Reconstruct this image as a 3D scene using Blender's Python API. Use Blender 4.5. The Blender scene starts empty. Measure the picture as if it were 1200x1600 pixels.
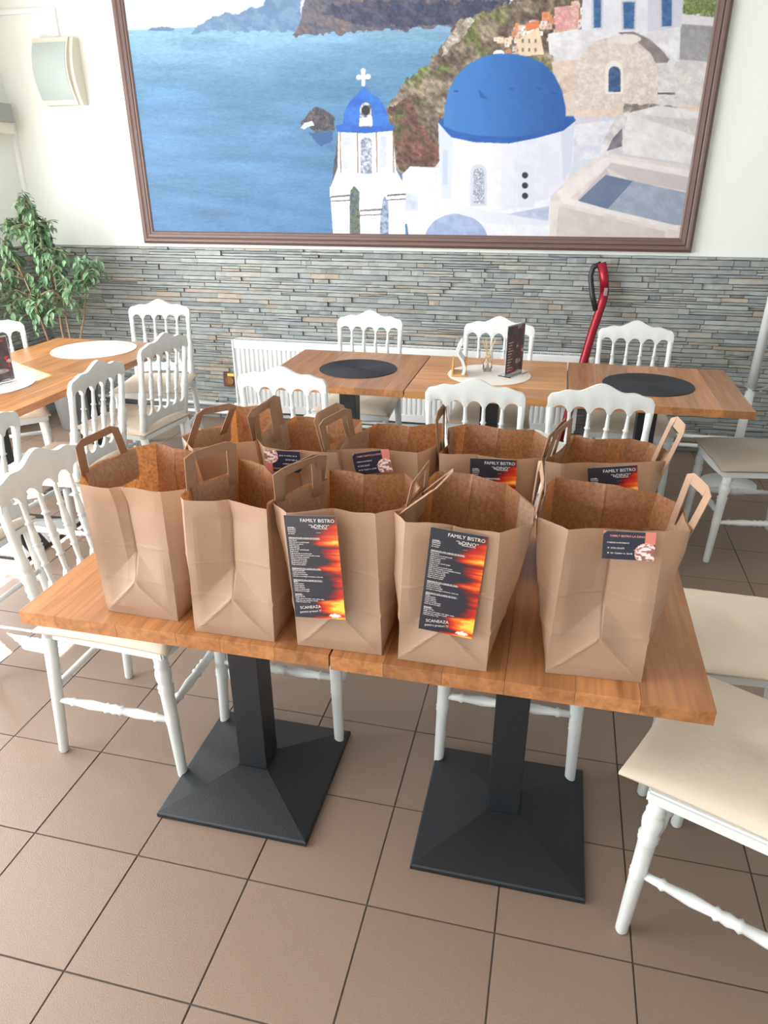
import bpy, bmesh, math, random
import numpy as np
from mathutils import Vector, Matrix, noise
sc = bpy.context.scene
COL = sc.collection
PI = math.pi

# ------------------------------------------------------------------ camera
def make_camera():
    f, pitch, roll, yaw = 1117.417, 0.438263, -0.0036835, -0.2341201
    cy, sy = math.cos(yaw), math.sin(yaw)
    F = Vector((sy*math.cos(pitch), cy*math.cos(pitch), -math.sin(pitch)))
    r = Vector((cy, -sy, 0)); u = r.cross(F)
    r2 = math.cos(roll)*r + math.sin(roll)*u
    u2 = -math.sin(roll)*r + math.cos(roll)*u
    cd = bpy.data.cameras.new('camera'); co = bpy.data.objects.new('camera', cd)
    COL.objects.link(co)
    cd.sensor_fit = 'VERTICAL'; cd.sensor_height = 36.0; cd.lens = f*36.0/1600.0
    M = Matrix(((r2.x, u2.x, -F.x, 0), (r2.y, u2.y, -F.y, 0), (r2.z, u2.z, -F.z, 0), (0, 0, 0, 1)))
    co.matrix_world = Matrix.Translation((1.24606, -0.82022, 1.60826)) @ M
    cd.clip_start = 0.02
    sc.camera = co
make_camera()

# ------------------------------------------------------------------ sky, sun, window light, exposure
w = bpy.data.worlds.new('world'); sc.world = w; w.use_nodes = True
bgn = w.node_tree.nodes['Background']; bgn.inputs[0].default_value = (0.86, 0.93, 1.0, 1); bgn.inputs[1].default_value = 0.85

def add_sun():
    l = bpy.data.lights.new('sun', 'SUN'); l.energy = 45.0; l.angle = math.radians(0.6); l.color = (1.0, 0.95, 0.87)
    o = bpy.data.objects.new('sun', l); COL.objects.link(o)
    el = math.radians(45.0); az = Vector((0.875, -0.484, 0)).normalized()
    d = Vector((az.x*math.cos(el), az.y*math.cos(el), -math.sin(el)))
    o.rotation_euler = d.to_track_quat('-Z', 'Y').to_euler(); o.location = (-5, 5, 5)
add_sun()
def area(name, loc, sx, sy, energy, d, col):
    l = bpy.data.lights.new(name, 'AREA'); l.shape = 'RECTANGLE'; l.size = sx; l.size_y = sy; l.energy = energy; l.color = col
    o = bpy.data.objects.new(name, l); COL.objects.link(o); o.location = loc
    o.rotation_euler = Vector(d).to_track_quat('-Z', 'Y').to_euler()
area('daylight_left', (-2.62, 0.4, 1.6), 4.6, 2.3, 560.0, (1, 0, -0.05), (0.95, 0.98, 1.0))
area('daylight_front', (-0.1, -3.9, 1.5), 2.6, 2.4, 60.0, (0, 1, -0.02), (0.93, 0.97, 1.0))
vs = sc.view_settings
vs.view_transform = 'Standard'; vs.look = 'None'; vs.gamma = 1.0; vs.use_curve_mapping = False
vs.exposure = -0.2

# ------------------------------------------------------------------ helpers
def srgb(r, g, b):
    f = lambda c: (c/255/12.92) if c/255 <= 0.04045 else ((c/255+0.055)/1.055)**2.4
    return (f(r), f(g), f(b), 1.0)

def mat(name, col, rough=0.5, metal=0.0, spec=0.5, bump=0.0, bscale=60.0, var=0.0, vscale=5.0, rnd=0.0, attr=None, stretch=None, coat=0.0):
    m = bpy.data.materials.new(name); m.use_nodes = True
    nt = m.node_tree; N = nt.nodes; L = nt.links; b = N['Principled BSDF']
    b.inputs['Roughness'].default_value = rough; b.inputs['Metallic'].default_value = metal
    b.inputs['Specular IOR Level'].default_value = spec; b.inputs['Coat Weight'].default_value = coat
    b.inputs['Base Color'].default_value = col
    src = None
    if attr:
        a = N.new('ShaderNodeAttribute'); a.attribute_name = attr; src = a.outputs['Color']
    tc = N.new('ShaderNodeTexCoord')
    vec = tc.outputs['Object']
    if stretch:
        mp = N.new('ShaderNodeMapping'); mp.inputs['Scale'].default_value = stretch; L.new(vec, mp.inputs[0]); vec = mp.outputs[0]
    if var or rnd:
        nz = N.new('ShaderNodeTexNoise'); nz.inputs['Scale'].default_value = vscale; nz.inputs['Detail'].default_value = 6
        L.new(vec, nz.inputs['Vector'])
        mr = N.new('ShaderNodeMapRange'); mr.inputs[1].default_value = 0.25; mr.inputs[2].default_value = 0.75
        mr.inputs[3].default_value = 1-var; mr.inputs[4].default_value = 1+var
        L.new(nz.outputs['Fac'], mr.inputs[0]); val = mr.outputs[0]
        if rnd:
            oi = N.new('ShaderNodeObjectInfo'); m2 = N.new('ShaderNodeMapRange')
            m2.inputs[3].default_value = 1-rnd; m2.inputs[4].default_value = 1+rnd
            L.new(oi.outputs['Random'], m2.inputs[0])
            mu = N.new('ShaderNodeMath'); mu.operation = 'MULTIPLY'; L.new(val, mu.inputs[0]); L.new(m2.outputs[0], mu.inputs[1]); val = mu.outputs[0]
        hs = N.new('ShaderNodeVectorMath'); hs.operation = 'SCALE'
        if src: L.new(src, hs.inputs[0])
        else: hs.inputs[0].default_value = col[:3]
        L.new(val, hs.inputs['Scale']); src = hs.outputs[0]
    if src: L.new(src, b.inputs['Base Color'])
    if bump:
        n2 = N.new('ShaderNodeTexNoise'); n2.inputs['Scale'].default_value = bscale; n2.inputs['Detail'].default_value = 4
        L.new(vec, n2.inputs['Vector'])
        bp = N.new('ShaderNodeBump'); bp.inputs['Strength'].default_value = bump; bp.inputs['Distance'].default_value = 0.004
        L.new(n2.outputs['Fac'], bp.inputs['Height']); L.new(bp.outputs[0], b.inputs['Normal'])
    return m

def wood_mat(name, dark, light, axis='Y'):
    m = bpy.data.materials.new(name); m.use_nodes = True
    nt = m.node_tree; N = nt.nodes; L = nt.links; b = N['Principled BSDF']
    b.inputs['Roughness'].default_value = 0.32; b.inputs['Specular IOR Level'].default_value = 0.5
    tc = N.new('ShaderNodeTexCoord'); mp = N.new('ShaderNodeMapping')
    mp.inputs['Scale'].default_value = (1, 0.06, 1) if axis == 'Y' else (0.06, 1, 1)
    oi = N.new('ShaderNodeObjectInfo')
    ad = N.new('ShaderNodeVectorMath'); ad.operation = 'ADD'
    sc3 = N.new('ShaderNodeVectorMath'); sc3.operation = 'SCALE'; sc3.inputs[0].default_value = (3.1, 7.7, 1.3)
    L.new(oi.outputs['Random'], sc3.inputs['Scale']); L.new(tc.outputs['Object'], ad.inputs[0]); L.new(sc3.outputs[0], ad.inputs[1])
    L.new(ad.outputs[0], mp.inputs[0])
    nz = N.new('ShaderNodeTexNoise'); nz.inputs['Scale'].default_value = 70; nz.inputs['Detail'].default_value = 8; nz.inputs['Distortion'].default_value = 0.6
    L.new(mp.outputs[0], nz.inputs['Vector'])
    n2 = N.new('ShaderNodeTexNoise'); n2.inputs['Scale'].default_value = 16; n2.inputs['Detail'].default_value = 3; n2.inputs['Distortion'].default_value = 1.2
    L.new(mp.outputs[0], n2.inputs['Vector'])
    mx = N.new('ShaderNodeMath'); mx.operation = 'MULTIPLY_ADD'; mx.inputs[1].default_value = 0.55
    L.new(nz.outputs['Fac'], mx.inputs[0])
    m3 = N.new('ShaderNodeMath'); m3.operation = 'MULTIPLY'; m3.inputs[1].default_value = 0.45; L.new(n2.outputs['Fac'], m3.inputs[0]); L.new(m3.outputs[0], mx.inputs[2])
    cr = N.new('ShaderNodeValToRGB'); cr.color_ramp.elements[0].position = 0.34; cr.color_ramp.elements[1].position = 0.64
    cr.color_ramp.elements[0].color = dark; cr.color_ramp.elements[1].color = light
    L.new(mx.outputs[0], cr.inputs[0])
    mr = N.new('ShaderNodeMapRange'); mr.inputs[3].default_value = 0.78; mr.inputs[4].default_value = 1.18; L.new(oi.outputs['Random'], mr.inputs[0])
    sv = N.new('ShaderNodeVectorMath'); sv.operation = 'SCALE'; L.new(cr.outputs[0], sv.inputs[0]); L.new(mr.outputs[0], sv.inputs['Scale'])
    L.new(sv.outputs[0], b.inputs['Base Color'])
    bp = N.new('ShaderNodeBump'); bp.inputs['Strength'].default_value = 0.12; bp.inputs['Distance'].default_value = 0.002
    L.new(nz.outputs['Fac'], bp.inputs['Height']); L.new(bp.outputs[0], b.inputs['Normal'])
    return m

def paper_mat(name, base, inner, trans, tfac):
    """kraft paper: smooth outside, rougher mottled inside, lets some warm light through"""
    m = bpy.data.materials.new(name); m.use_nodes = True
    nt = m.node_tree; N = nt.nodes; L = nt.links
    for n in list(N): N.remove(n)
    out = N.new('ShaderNodeOutputMaterial'); d = N.new('ShaderNodeBsdfPrincipled'); t = N.new('ShaderNodeBsdfTranslucent'); mix = N.new('ShaderNodeMixShader')
    d.inputs['Roughness'].default_value = 0.5; d.inputs['Specular IOR Level'].default_value = 0.4
    tc = N.new('ShaderNodeTexCoord'); ge = N.new('ShaderNodeNewGeometry')
    def noi(scale, det, lo, hi):
        n = N.new('ShaderNodeTexNoise'); n.inputs['Scale'].default_value = scale; n.inputs['Detail'].default_value = det; L.new(tc.outputs['Object'], n.inputs['Vector'])
        mr = N.new('ShaderNodeMapRange'); mr.inputs[1].default_value = 0.3; mr.inputs[2].default_value = 0.7; mr.inputs[3].default_value = lo; mr.inputs[4].default_value = hi
        L.new(n.outputs['Fac'], mr.inputs[0]); return n, mr.outputs[0]
    _, soft = noi(7, 5, 0.95, 1.05); _, mot = noi(150, 3, 0.86, 1.14); _, mot2 = noi(150, 3, 0.45, 1.55); n3, _ = noi(20, 6, 0, 1)
    def scl(c, f):
        s = N.new('ShaderNodeVectorMath'); s.operation = 'SCALE'; s.inputs[0].default_value = c[:3]; L.new(f, s.inputs['Scale']); return s.outputs[0]
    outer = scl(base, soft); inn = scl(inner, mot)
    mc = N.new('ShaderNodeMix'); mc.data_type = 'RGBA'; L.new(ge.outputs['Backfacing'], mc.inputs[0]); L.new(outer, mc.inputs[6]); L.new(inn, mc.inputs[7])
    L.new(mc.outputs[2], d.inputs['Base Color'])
    tr = N.new('ShaderNodeMix'); tr.data_type = 'RGBA'; L.new(ge.outputs['Backfacing'], tr.inputs[0]); tr.inputs[6].default_value = trans; L.new(scl(trans, mot2), tr.inputs[7])
    L.new(tr.outputs[2], t.inputs['Color'])
    mix.inputs[0].default_value = tfac
    bp = N.new('ShaderNodeBump'); bp.inputs['Strength'].default_value = 0.35; bp.inputs['Distance'].default_value = 0.005
    L.new(n3.outputs['Fac'], bp.inputs['Height']); L.new(bp.outputs[0], d.inputs['Normal'])
    L.new(d.outputs[0], mix.inputs[1]); L.new(t.outputs[0], mix.inputs[2]); L.new(mix.outputs[0], out.inputs[0])
    return m

def glass_mat(name, col=(1, 1, 1, 1), rough=0.02):
    m = bpy.data.materials.new(name); m.use_nodes = True
    b = m.node_tree.nodes['Principled BSDF']; b.inputs['Transmission Weight'].default_value = 1.0
    b.inputs['Base Color'].default_value = col; b.inputs['Roughness'].default_value = rough; b.inputs['IOR'].default_value = 1.45
    return m

M = {}
M['wall'] = mat('wall_paint', srgb(230, 234, 228), 0.7, bump=0.05, bscale=90)
M['ceiling'] = mat('ceiling_paint', srgb(240, 240, 238), 0.8)
M['grout'] = mat('dark_grout', srgb(74, 66, 60), 0.9, bump=0.4, bscale=150, var=0.25, vscale=9)
M['white'] = mat('white_resin', srgb(217, 221, 220), 0.33, spec=0.5, var=0.015, vscale=8)
M['metalwhite'] = mat('white_enamel', srgb(238, 240, 240), 0.35)
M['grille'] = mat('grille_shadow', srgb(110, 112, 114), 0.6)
M['black'] = mat('black_cast_iron', srgb(29, 33, 37), 0.4, bump=0.35, bscale=420, spec=0.45)
M['cushion'] = mat('cream_cotton', srgb(212, 199, 181), 0.9, bump=0.25, bscale=60, var=0.03, vscale=14, spec=0.2)
M['cushion_grey'] = mat('taupe_satin', srgb(176, 165, 151), 0.7, bump=0.2, bscale=40, var=0.03, vscale=14, spec=0.3)
M['frame'] = mat('brown_frame', srgb(104, 82, 76), 0.45, var=0.05, vscale=30)
M['print'] = mat('mural_print', (1, 1, 1, 1), 0.5, attr='Col', spec=0.3)
M['print2'] = mat('card_print', (1, 1, 1, 1), 0.3, attr='Col', spec=0.5)
M['stone'] = mat('slate', (1, 1, 1, 1), 0.75, attr='Col', bump=0.8, bscale=45, var=0.13, vscale=30, stretch=(0.6, 1, 1.3))
M['tile'] = mat('floor_tile', srgb(133, 114, 100), 0.40, bump=0.25, bscale=330, var=0.09, vscale=260, rnd=0.045, spec=0.5)
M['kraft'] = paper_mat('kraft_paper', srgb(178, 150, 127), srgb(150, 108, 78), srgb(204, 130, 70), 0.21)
M['kraft2'] = paper_mat('kraft_handle', srgb(176, 146, 122), srgb(176, 146, 122), srgb(196, 136, 84), 0.1)
M['woodY'] = wood_mat('oak_lengthwise', srgb(140, 90, 52), srgb(188, 130, 82), 'Y')
M['woodX'] = wood_mat('oak_crosswise', srgb(156, 104, 58), srgb(202, 148, 94), 'X')
M['matblack'] = mat('black_mat', srgb(42, 44, 50), 0.75, bump=0.5, bscale=260)
M['matwhite'] = mat('white_mat', srgb(228, 222, 214), 0.7, bump=0.2, bscale=260)
M['leaf'] = mat('leaf_green', srgb(118, 152, 114), 0.4, var=0.25, vscale=14, rnd=0.35)
M['twig'] = mat('twig_bark', srgb(150, 124, 102), 0.8, var=0.15, vscale=40)
M['pot'] = mat('grey_pot', srgb(120, 118, 116), 0.6)
M['soil'] = mat('soil', srgb(60, 46, 38), 0.95, bump=0.8, bscale=80)
M['red'] = mat('red_metallic', srgb(150, 22, 44), 0.3, metal=0.35)
M['blackplastic'] = mat('black_plastic', srgb(34, 35, 38), 0.4)
M['grey'] = mat('grey_plastic', srgb(150, 152, 152), 0.5)
M['mesh'] = mat('speaker_cloth', srgb(172, 182, 178), 0.8, bump=0.5, bscale=500)
M['ivory'] = mat('ivory_plastic', srgb(214, 210, 196), 0.5)
M['brownplastic'] = mat('brown_plastic', srgb(96, 58, 44), 0.45)
M['yellow'] = mat('yellow_sticker', srgb(222, 208, 110), 0.6)
M['brass'] = mat('brass', srgb(160, 120, 80), 0.35, metal=0.7)
M['lettering'] = mat('white_ink', srgb(232, 226, 222), 0.5)
M['letteringpink'] = mat('pink_ink', srgb(226, 150, 140), 0.5)
M['reed'] = mat('rattan_reed', srgb(222, 196, 150), 0.8)
M['lightwood'] = mat('pale_wood', srgb(206, 160, 96), 0.5, var=0.1, vscale=30)
M['glass'] = glass_mat('clear_glass')
M['acrylic'] = glass_mat('clear_acrylic', (0.96, 0.97, 1, 1), 0.05)
M['oil'] = mat('amber_oil', srgb(210, 170, 120), 0.2)
M['steel'] = mat('steel', srgb(180, 180, 180), 0.3, metal=0.9)
M['winframe'] = mat('window_frame_white', srgb(232, 232, 230), 0.4)

def link(o, parent=None):
    COL.objects.link(o)
    if parent is not None: o.parent = parent
    return o
def mesh_obj(name, me, material, parent=None, smooth=False):
    if material is not None and not me.materials: me.materials.append(material)
    if smooth: me.polygons.foreach_set('use_smooth', [True]*len(me.polygons))
    return link(bpy.data.objects.new(name, me), parent)
def bm_obj(name, bm, material, parent=None, smooth=False):
    me = bpy.data.meshes.new(name); bmesh.ops.recalc_face_normals(bm, faces=bm.faces[:]); bm.to_mesh(me); bm.free()
    return mesh_obj(name, me, material, parent, smooth)
def tag(o, label=None, cat=None, group=None, kind=None):
    if label: o['label'] = label
    if cat: o['category'] = cat
    if group: o['group'] = group
    if kind: o['kind'] = kind
    return o
def empty(name, loc=(0, 0, 0), rz=0.0, label=None, cat=None, group=None):
    o = bpy.data.objects.new(name, None); o.empty_display_size = 0.1; COL.objects.link(o)
    o.location = loc; o.rotation_euler = (0, 0, rz); tag(o, label, cat, group); return o
def box(bm, x0, y0, z0, x1, y1, z1, bev=0.0):
    vs_ = [bm.verts.new(p) for p in ((x0, y0, z0), (x1, y0, z0), (x1, y1, z0), (x0, y1, z0), (x0, y0, z1), (x1, y0, z1), (x1, y1, z1), (x0, y1, z1))]
    fs = [bm.faces.new([vs_[i] for i in f]) for f in ((0, 3, 2, 1), (4, 5, 6, 7), (0, 1, 5, 4), (1, 2, 6, 5), (2, 3, 7, 6), (3, 0, 4, 7))]
    if bev:
        es = list({e for f in fs for e in f.edges})
        bmesh.ops.bevel(bm, geom=es, offset=bev, segments=2, profile=0.7, affect='EDGES')
def box_obj(name, b, material, parent=None, bev=0.0):
    bm = bmesh.new(); box(bm, *b, bev=bev); return bm_obj(name, bm, material, parent)
def lathe(bm, prof, p0=(0, 0, 0), p1=(0, 0, 1), n=12):
    """prof: (distance along axis in metres from p0, radius)"""
    p0 = Vector(p0); p1 = Vector(p1); d = (p1-p0).normalized()
    a = d.orthogonal().normalized(); b = d.cross(a)
    rings = []
    for s, r in prof:
        c = p0+d*s
        rings.append([bm.verts.new(c+a*(r*math.cos(2*PI*i/n))+b*(r*math.sin(2*PI*i/n))) for i in range(n)])
    for A, B in zip(rings, rings[1:]):
        for i in range(n): bm.faces.new((A[i], A[(i+1) % n], B[(i+1) % n], B[i]))
    bm.faces.new(rings[0][::-1]); bm.faces.new(rings[-1])
def tube(bm, pts, r, n=8, r1=None):
    pts = [Vector(p) for p in pts]; rings = []; a = None
    for k, p in enumerate(pts):
        d = (pts[min(k+1, len(pts)-1)]-pts[max(k-1, 0)]).normalized()
        if a is None: a = d.orthogonal().normalized()
        a = (a-d*a.dot(d)).normalized(); b = d.cross(a)
        rr = r if r1 is None else r+(r1-r)*k/(len(pts)-1)
        rings.append([bm.verts.new(p+a*(rr*math.cos(2*PI*i/n))+b*(rr*math.sin(2*PI*i/n))) for i in range(n)])
    for A, B in zip(rings, rings[1:]):
        for i in range(n): bm.faces.new((A[i], A[(i+1) % n], B[(i+1) % n], B[i]))
    bm.faces.new(rings[0][::-1]); bm.faces.new(rings[-1])
def prism(bm, pts, axis, a, b):
    """polygon pts in the plane, extruded along axis from a to b; axis 'y': pts (x,z); 'x': pts (y,z); 'z': pts (x,y)"""
    def P(p, h):
        return {'y': (p[0], h, p[1]), 'x': (h, p[0], p[1]), 'z': (p[0], p[1], h)}[axis]
    A = [bm.verts.new(P(p, a)) for p in pts]; B = [bm.verts.new(P(p, b)) for p in pts]
    bm.faces.new(A); bm.faces.new(B[::-1]); n = len(pts)
    for i in range(n): bm.faces.new((A[i], B[i], B[(i+1) % n], A[(i+1) % n]))
def set_col(me, rgba):
    at = me.color_attributes.new('Col', 'FLOAT_COLOR', 'POINT')
    at.data.foreach_set('color', np.tile(np.array(rgba, np.float32), len(me.vertices)))
def sharpen(o, ang=40):
    me = o.data
    me.polygons.foreach_set('use_smooth', [True]*len(me.polygons))
    me.set_sharp_from_angle(angle=math.radians(ang))
def copy_tree(o, parent=None):
    c = o.copy(); COL.objects.link(c)
    if parent is not None: c.parent = parent
    for ch in list(o.children): copy_tree(ch, c)
    return c

# ------------------------------------------------------------------ room shell
WX, WY = -2.42, 3.88          # inner faces of the left wall and the back wall (plaster)
RX, FY, CZ = 5.6, -3.6, 3.0
STZ = 1.185                   # top of the slate cladding
wb = empty('wall_back', (0, WY, 0)); tag(wb, kind='structure')
box_obj('plaster', (WX-0.2, 0, 0, RX+0.2, 0.2, CZ), M['wall'], wb)
box_obj('mortar_bed', (WX, -0.006, 0, RX, 0.0, STZ-0.004), M['grout'], wb)
wl = empty('wall_left', (WX, 0, 0)); tag(wl, kind='structure')
SILL, HEAD = 0.25, 2.78
ys = [(-3.1, -2.15), (-2.0, -1.05), (-0.9, 0.15), (0.35, 1.52), (1.9, 2.94)]
bm = bmesh.new()
box(bm, -0.12, FY, 0, 0, WY, SILL); box(bm, -0.12, FY, HEAD, 0, WY, CZ)
edges = [FY]+[v for p in ys for v in p]+[WY]
for a, b in zip(edges[0::2], edges[1::2]): box(bm, -0.12, a, SILL, 0, b, HEAD)
bm_obj('plaster', bm, M['wall'], wl)
for i, (a, b) in enumerate(ys):
    wn = empty('window_%d' % (i+1), (WX-0.07, (a+b)/2, SILL)); tag(wn, kind='structure')
    h = (b-a)/2; H = HEAD-SILL
    for nm, bx_ in (('window_frame', (-0.03, -h, 0, 0.03, -h+0.045, H)), ('window_frame', (-0.03, h-0.045, 0, 0.03, h, H)), ('window_frame', (-0.03, -h, 0, 0.03, h, 0.05)), ('window_frame', (-0.03, -h, H-0.05, 0.03, h, H))):
        box_obj(nm, bx_, M['winframe'], wn)
    if i == 4: box_obj('roller_blind', (0.035, -h+0.0, 2.3-SILL, 0.038, h-0.075, H), M['winframe'], wn)
wr = empty('wall_right', (RX, 0, 0)); tag(wr, kind='structure')
box_obj('plaster', (0, FY, 0, 0.2, WY, CZ), M['wall'], wr)
wf = empty('wall_front', (0, FY, 0)); tag(wf, kind='structure')
bm = bmesh.new()
box(bm, WX-0.2, -0.2, 0, -1.4, 0, CZ); box(bm, 1.2, -0.2, 0, RX+0.2, 0, CZ); box(bm, -1.4, -0.2, 2.7, 1.2, 0, CZ); box(bm, -1.4, -0.2, 0, 1.2, 0, 0.3)
bm_obj('plaster', bm, M['wall'], wf)
ce = box_obj('ceiling', (WX-0.2, FY-0.2, CZ, RX+0.2, WY+0.2, CZ+0.15), M['ceiling']); tag(ce, kind='structure')

# floor: screed in the joints, every tile its own slab
fl = empty('floor', (0, 0, 0)); tag(fl, kind='structure')
box_obj('grout_bed', (WX-0.2, FY-0.2, -0.15, RX+0.2, WY+0.2, -0.0022), M['grout'], fl)
T = 0.31; J = 0.0021
bm = bmesh.new(); box(bm, J, J, -0.012, T-J, T-J, 0.0, bev=0.0012)
tm = bpy.data.meshes.new('tile'); bm.to_mesh(tm); bm.free(); tm.materials.append(M['tile'])
rt = random.Random(3); rest = bmesh.new(); cnt = 0
for i in range(-8, 18):
    for j in range(-12, 13):
        if -8 <= i <= 8 and -2 <= j <= 12 and i*T < 2.6+0.0*j:
            o = bpy.data.objects.new('tile', tm); COL.objects.link(o); o.parent = fl
            o.location = (i*T, j*T, rt.uniform(-0.0007, 0.0)); o.rotation_euler = (rt.uniform(-.0012, .0012), rt.uniform(-.0012, .0012), 0); cnt += 1
        else:
            box(rest, i*T+J, j*T+J, -0.012, (i+1)*T-J, (j+1)*T-J, -0.0004)
o = bm_obj('far_tiles', rest, M['tile'], fl); o['kind'] = 'stuff'

# slate cladding
def stone_mesh(w, h, d, r):
    """box 0..w, 0..h, coming d out of the wall (towards -y), with a rough broken face"""
    bm = bmesh.new(); k = 3
    n = max(2, min(5, int(w/0.06)+1))
    top = []; bot = []; bt = []; bb = []
    for i in range(n+1):
        x = w*i/n
        dd = d*(1+r.uniform(-0.22, 0.12)); jz = r.uniform(-0.0012, 0.0012) if 0 < i < n else 0
        if i in (0, n): dd -= 0.003
        top.append(bm.verts.new((x, -dd+r.uniform(0, 0.004), h-0.001+jz))); bot.append(bm.verts.new((x, -dd+r.uniform(-0.001, 0.003), 0.001+jz)))
        bt.append(bm.verts.new((x, 0, h))); bb.append(bm.verts.new((x, 0, 0)))
    for i in range(n):
        bm.faces.new((bot[i], bot[i+1], top[i+1], top[i])); bm.faces.new((top[i], top[i+1], bt[i+1], bt[i])); bm.faces.new((bb[i], bb[i+1], bot[i+1], bot[i]))
    bm.faces.new((bot[0], top[0], bt[0], bb[0])); bm.faces.new((bot[n], bb[n], bt[n], top[n]))
    return bm
def stone_col(r):
    q = r.random(); v = r.uniform(0.9, 1.22)
    if q < 0.70: c = (146, 150, 147)
    elif q < 0.86: c = (130, 136, 138)
    elif q < 0.94: c = (152, 150, 142)
    else: c = (158, 148, 136)
    s = srgb(*c); return (s[0]*v, s[1]*v, s[2]*v, 1.0)
def lay_wall(length, seed):
    r = random.Random(seed); out = []; z = 0.0
    while z < STZ-0.004:
        h = r.choice((0.018, 0.022, 0.025, 0.028, 0.034)); h = min(h, STZ-z)
        x = -r.uniform(0, 0.2)
        while x < length:
            w = r.choice((0.08, 0.12, 0.17, 0.22, 0.28, 0.34))*r.uniform(0.85, 1.15)
            a, b = max(0, x), min(length, x+w)
            if b-a > 0.015:
                if h > 0.024 and r.random() < 0.16 and w > 0.1:      # two thin ones in one course
                    out.append((a, z, b-a, h*0.5)); out.append((a, z+h*0.5, b-a, h*0.5))
                else: out.append((a, z, b-a, h))
            x += w
        z += h
    return out, r
SC = [-0.85, ]
stones, r = lay_wall(4.2-WX, 11)
clad = []
def score(s):
    x = WX+s[0]+s[2]/2; z = s[1]
    vis = 1.0 if (x < 2.3 and x > -1.9 and z > 0.62) or (1.95 < x < 2.3 and z > 0.25) else 0.35
    return -s[2]*s[3]*vis if x < 2.4 else 0
order = sorted(stones, key=score)
joined = bmesh.new(); lay = joined.verts.layers.float_color.new('Col')
def join_stone(target, layer, bm, colr, off, rot=None):
    mp = {}
    for v in bm.verts:
        p = v.co.copy()
        if rot: p = rot @ p
        nv = target.verts.new(p+off); nv[layer] = colr; mp[v] = nv
    for f in bm.faces: target.faces.new([mp[v] for v in f.verts])
    bm.free()
for k, (x, z, w_, h) in enumerate(order):
    bm = stone_mesh(w_-0.003, h-0.0022, r.uniform(0.018, 0.036), r); c = stone_col(r)
    if k < 295:
        o = bm_obj('stone', bm, M['stone'], wb); set_col(o.data, c); o.location = (WX+x, 0.0, z)
    else:
        join_stone(joined, lay, bm, c, Vector((WX+x, 0, z)))
o = bm_obj('stone_courses', joined, M['stone'], wb); o['kind'] = 'stuff'
stones, r = lay_wall(0.94, 23)
joined = bmesh.new(); lay = joined.verts.layers.float_color.new('Col')
rot = Matrix.Rotation(PI/2, 4, 'Z').to_3x3()       # face now looks along +x
for (y, z, w_, h) in stones:
    bm = stone_mesh(w_-0.003, h-0.0022, r.uniform(0.018, 0.036), r)
    join_stone(joined, lay, bm, stone_col(r), Vector((0, WY-0.94+y, z)), rot)
o = bm_obj('stone_courses', joined, M['stone'], wl); o['kind'] = 'stuff'

# cable ducts
d1 = box_obj('trim_1', (WX, WY-0.022, STZ, WX+0.03, WY, 1.985), M['metalwhite']); tag(d1, kind='structure')
bm = bmesh.new(); box(bm, WX, WY-0.018, 2.535, -1.945, WY, 2.56); box(bm, -1.97, WY-0.018, 2.41, -1.945, WY, 2.535)
d2 = bm_obj('trim_2', bm, M['metalwhite']); tag(d2, kind='structure')

# ------------------------------------------------------------------ framed mural
def value_noise(X, Z, s, seed):
    rs = np.random.RandomState(seed); g = rs.rand(256, 256)
    x = X*s; z = Z*s; xi = np.floor(x).astype(int); zi = np.floor(z).astype(int); fx = x-xi; fz = z-zi
    fx = fx*fx*(3-2*fx); fz = fz*fz*(3-2*fz)
    a = g[xi % 256, zi % 256]; b = g[(xi+1) % 256, zi % 256]; c = g[xi % 256, (zi+1) % 256]; d = g[(xi+1) % 256, (zi+1) % 256]
    return a*(1-fx)*(1-fz)+b*fx*(1-fz)+c*(1-fx)*fz+d*fx*fz
def fbm(X, Z, s, seed, o=4):
    v = 0; a = 0.5; t = 0
    for i in range(o):
        v = v+a*value_noise(X, Z, s, seed+i); t += a; a *= 0.55; s *= 2.1
    return v/t
def inside(X, Z, pts):
    m = np.zeros(X.shape, bool); n = len(pts)
    for i in range(n):
        x0, z0 = pts[i]; x1, z1 = pts[(i+1) % n]
        if z0 == z1: continue
        c = ((z0 > Z) != (z1 > Z)) & (X < (x1-x0)*(Z-z0)/(z1-z0)+x0)
        m ^= c
    return m
def color_grid(name, img, x0, z0, x1, z1, material, parent, y=0.0):
    """img: rows (z up) x cols x 3 in sRGB 0..255, on a flat sheet in the local xz plane facing -y"""
    nz, nx = img.shape[:2]
    xs = np.linspace(x0, x1, nx); zs = np.linspace(z0, z1, nz)
    XX, ZZ = np.meshgrid(xs, zs)
    co = np.stack([XX, np.full_like(XX, y), ZZ], -1).reshape(-1, 3)
    idx = np.arange(nz*nx).reshape(nz, nx)
    f = np.stack([idx[:-1, :-1], idx[:-1, 1:], idx[1:, 1:], idx[1:, :-1]], -1).reshape(-1, 4)
    me = bpy.data.meshes.new(name)
    me.vertices.add(len(co)); me.vertices.foreach_set('co', co.ravel().astype(np.float32))
    me.loops.add(f.size); me.loops.foreach_set('vertex_index', f.ravel().astype(np.int32))
    me.polygons.add(len(f)); me.polygons.foreach_set('loop_start', np.arange(0, f.size, 4, dtype=np.int32))
    me.update(calc_edges=True)
    c = np.clip(img/255.0, 0, 1); lin = np.where(c <= 0.04045, c/12.92, ((c+0.055)/1.055)**2.4)
    rgba = np.concatenate([lin, np.ones(lin.shape[:2]+(1,))], -1).reshape(-1).astype(np.float32)
    at = me.color_attributes.new('Col', 'FLOAT_COLOR', 'POINT'); at.data.foreach_set('color', rgba)
    return mesh_obj(name, me, material, parent)
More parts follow.
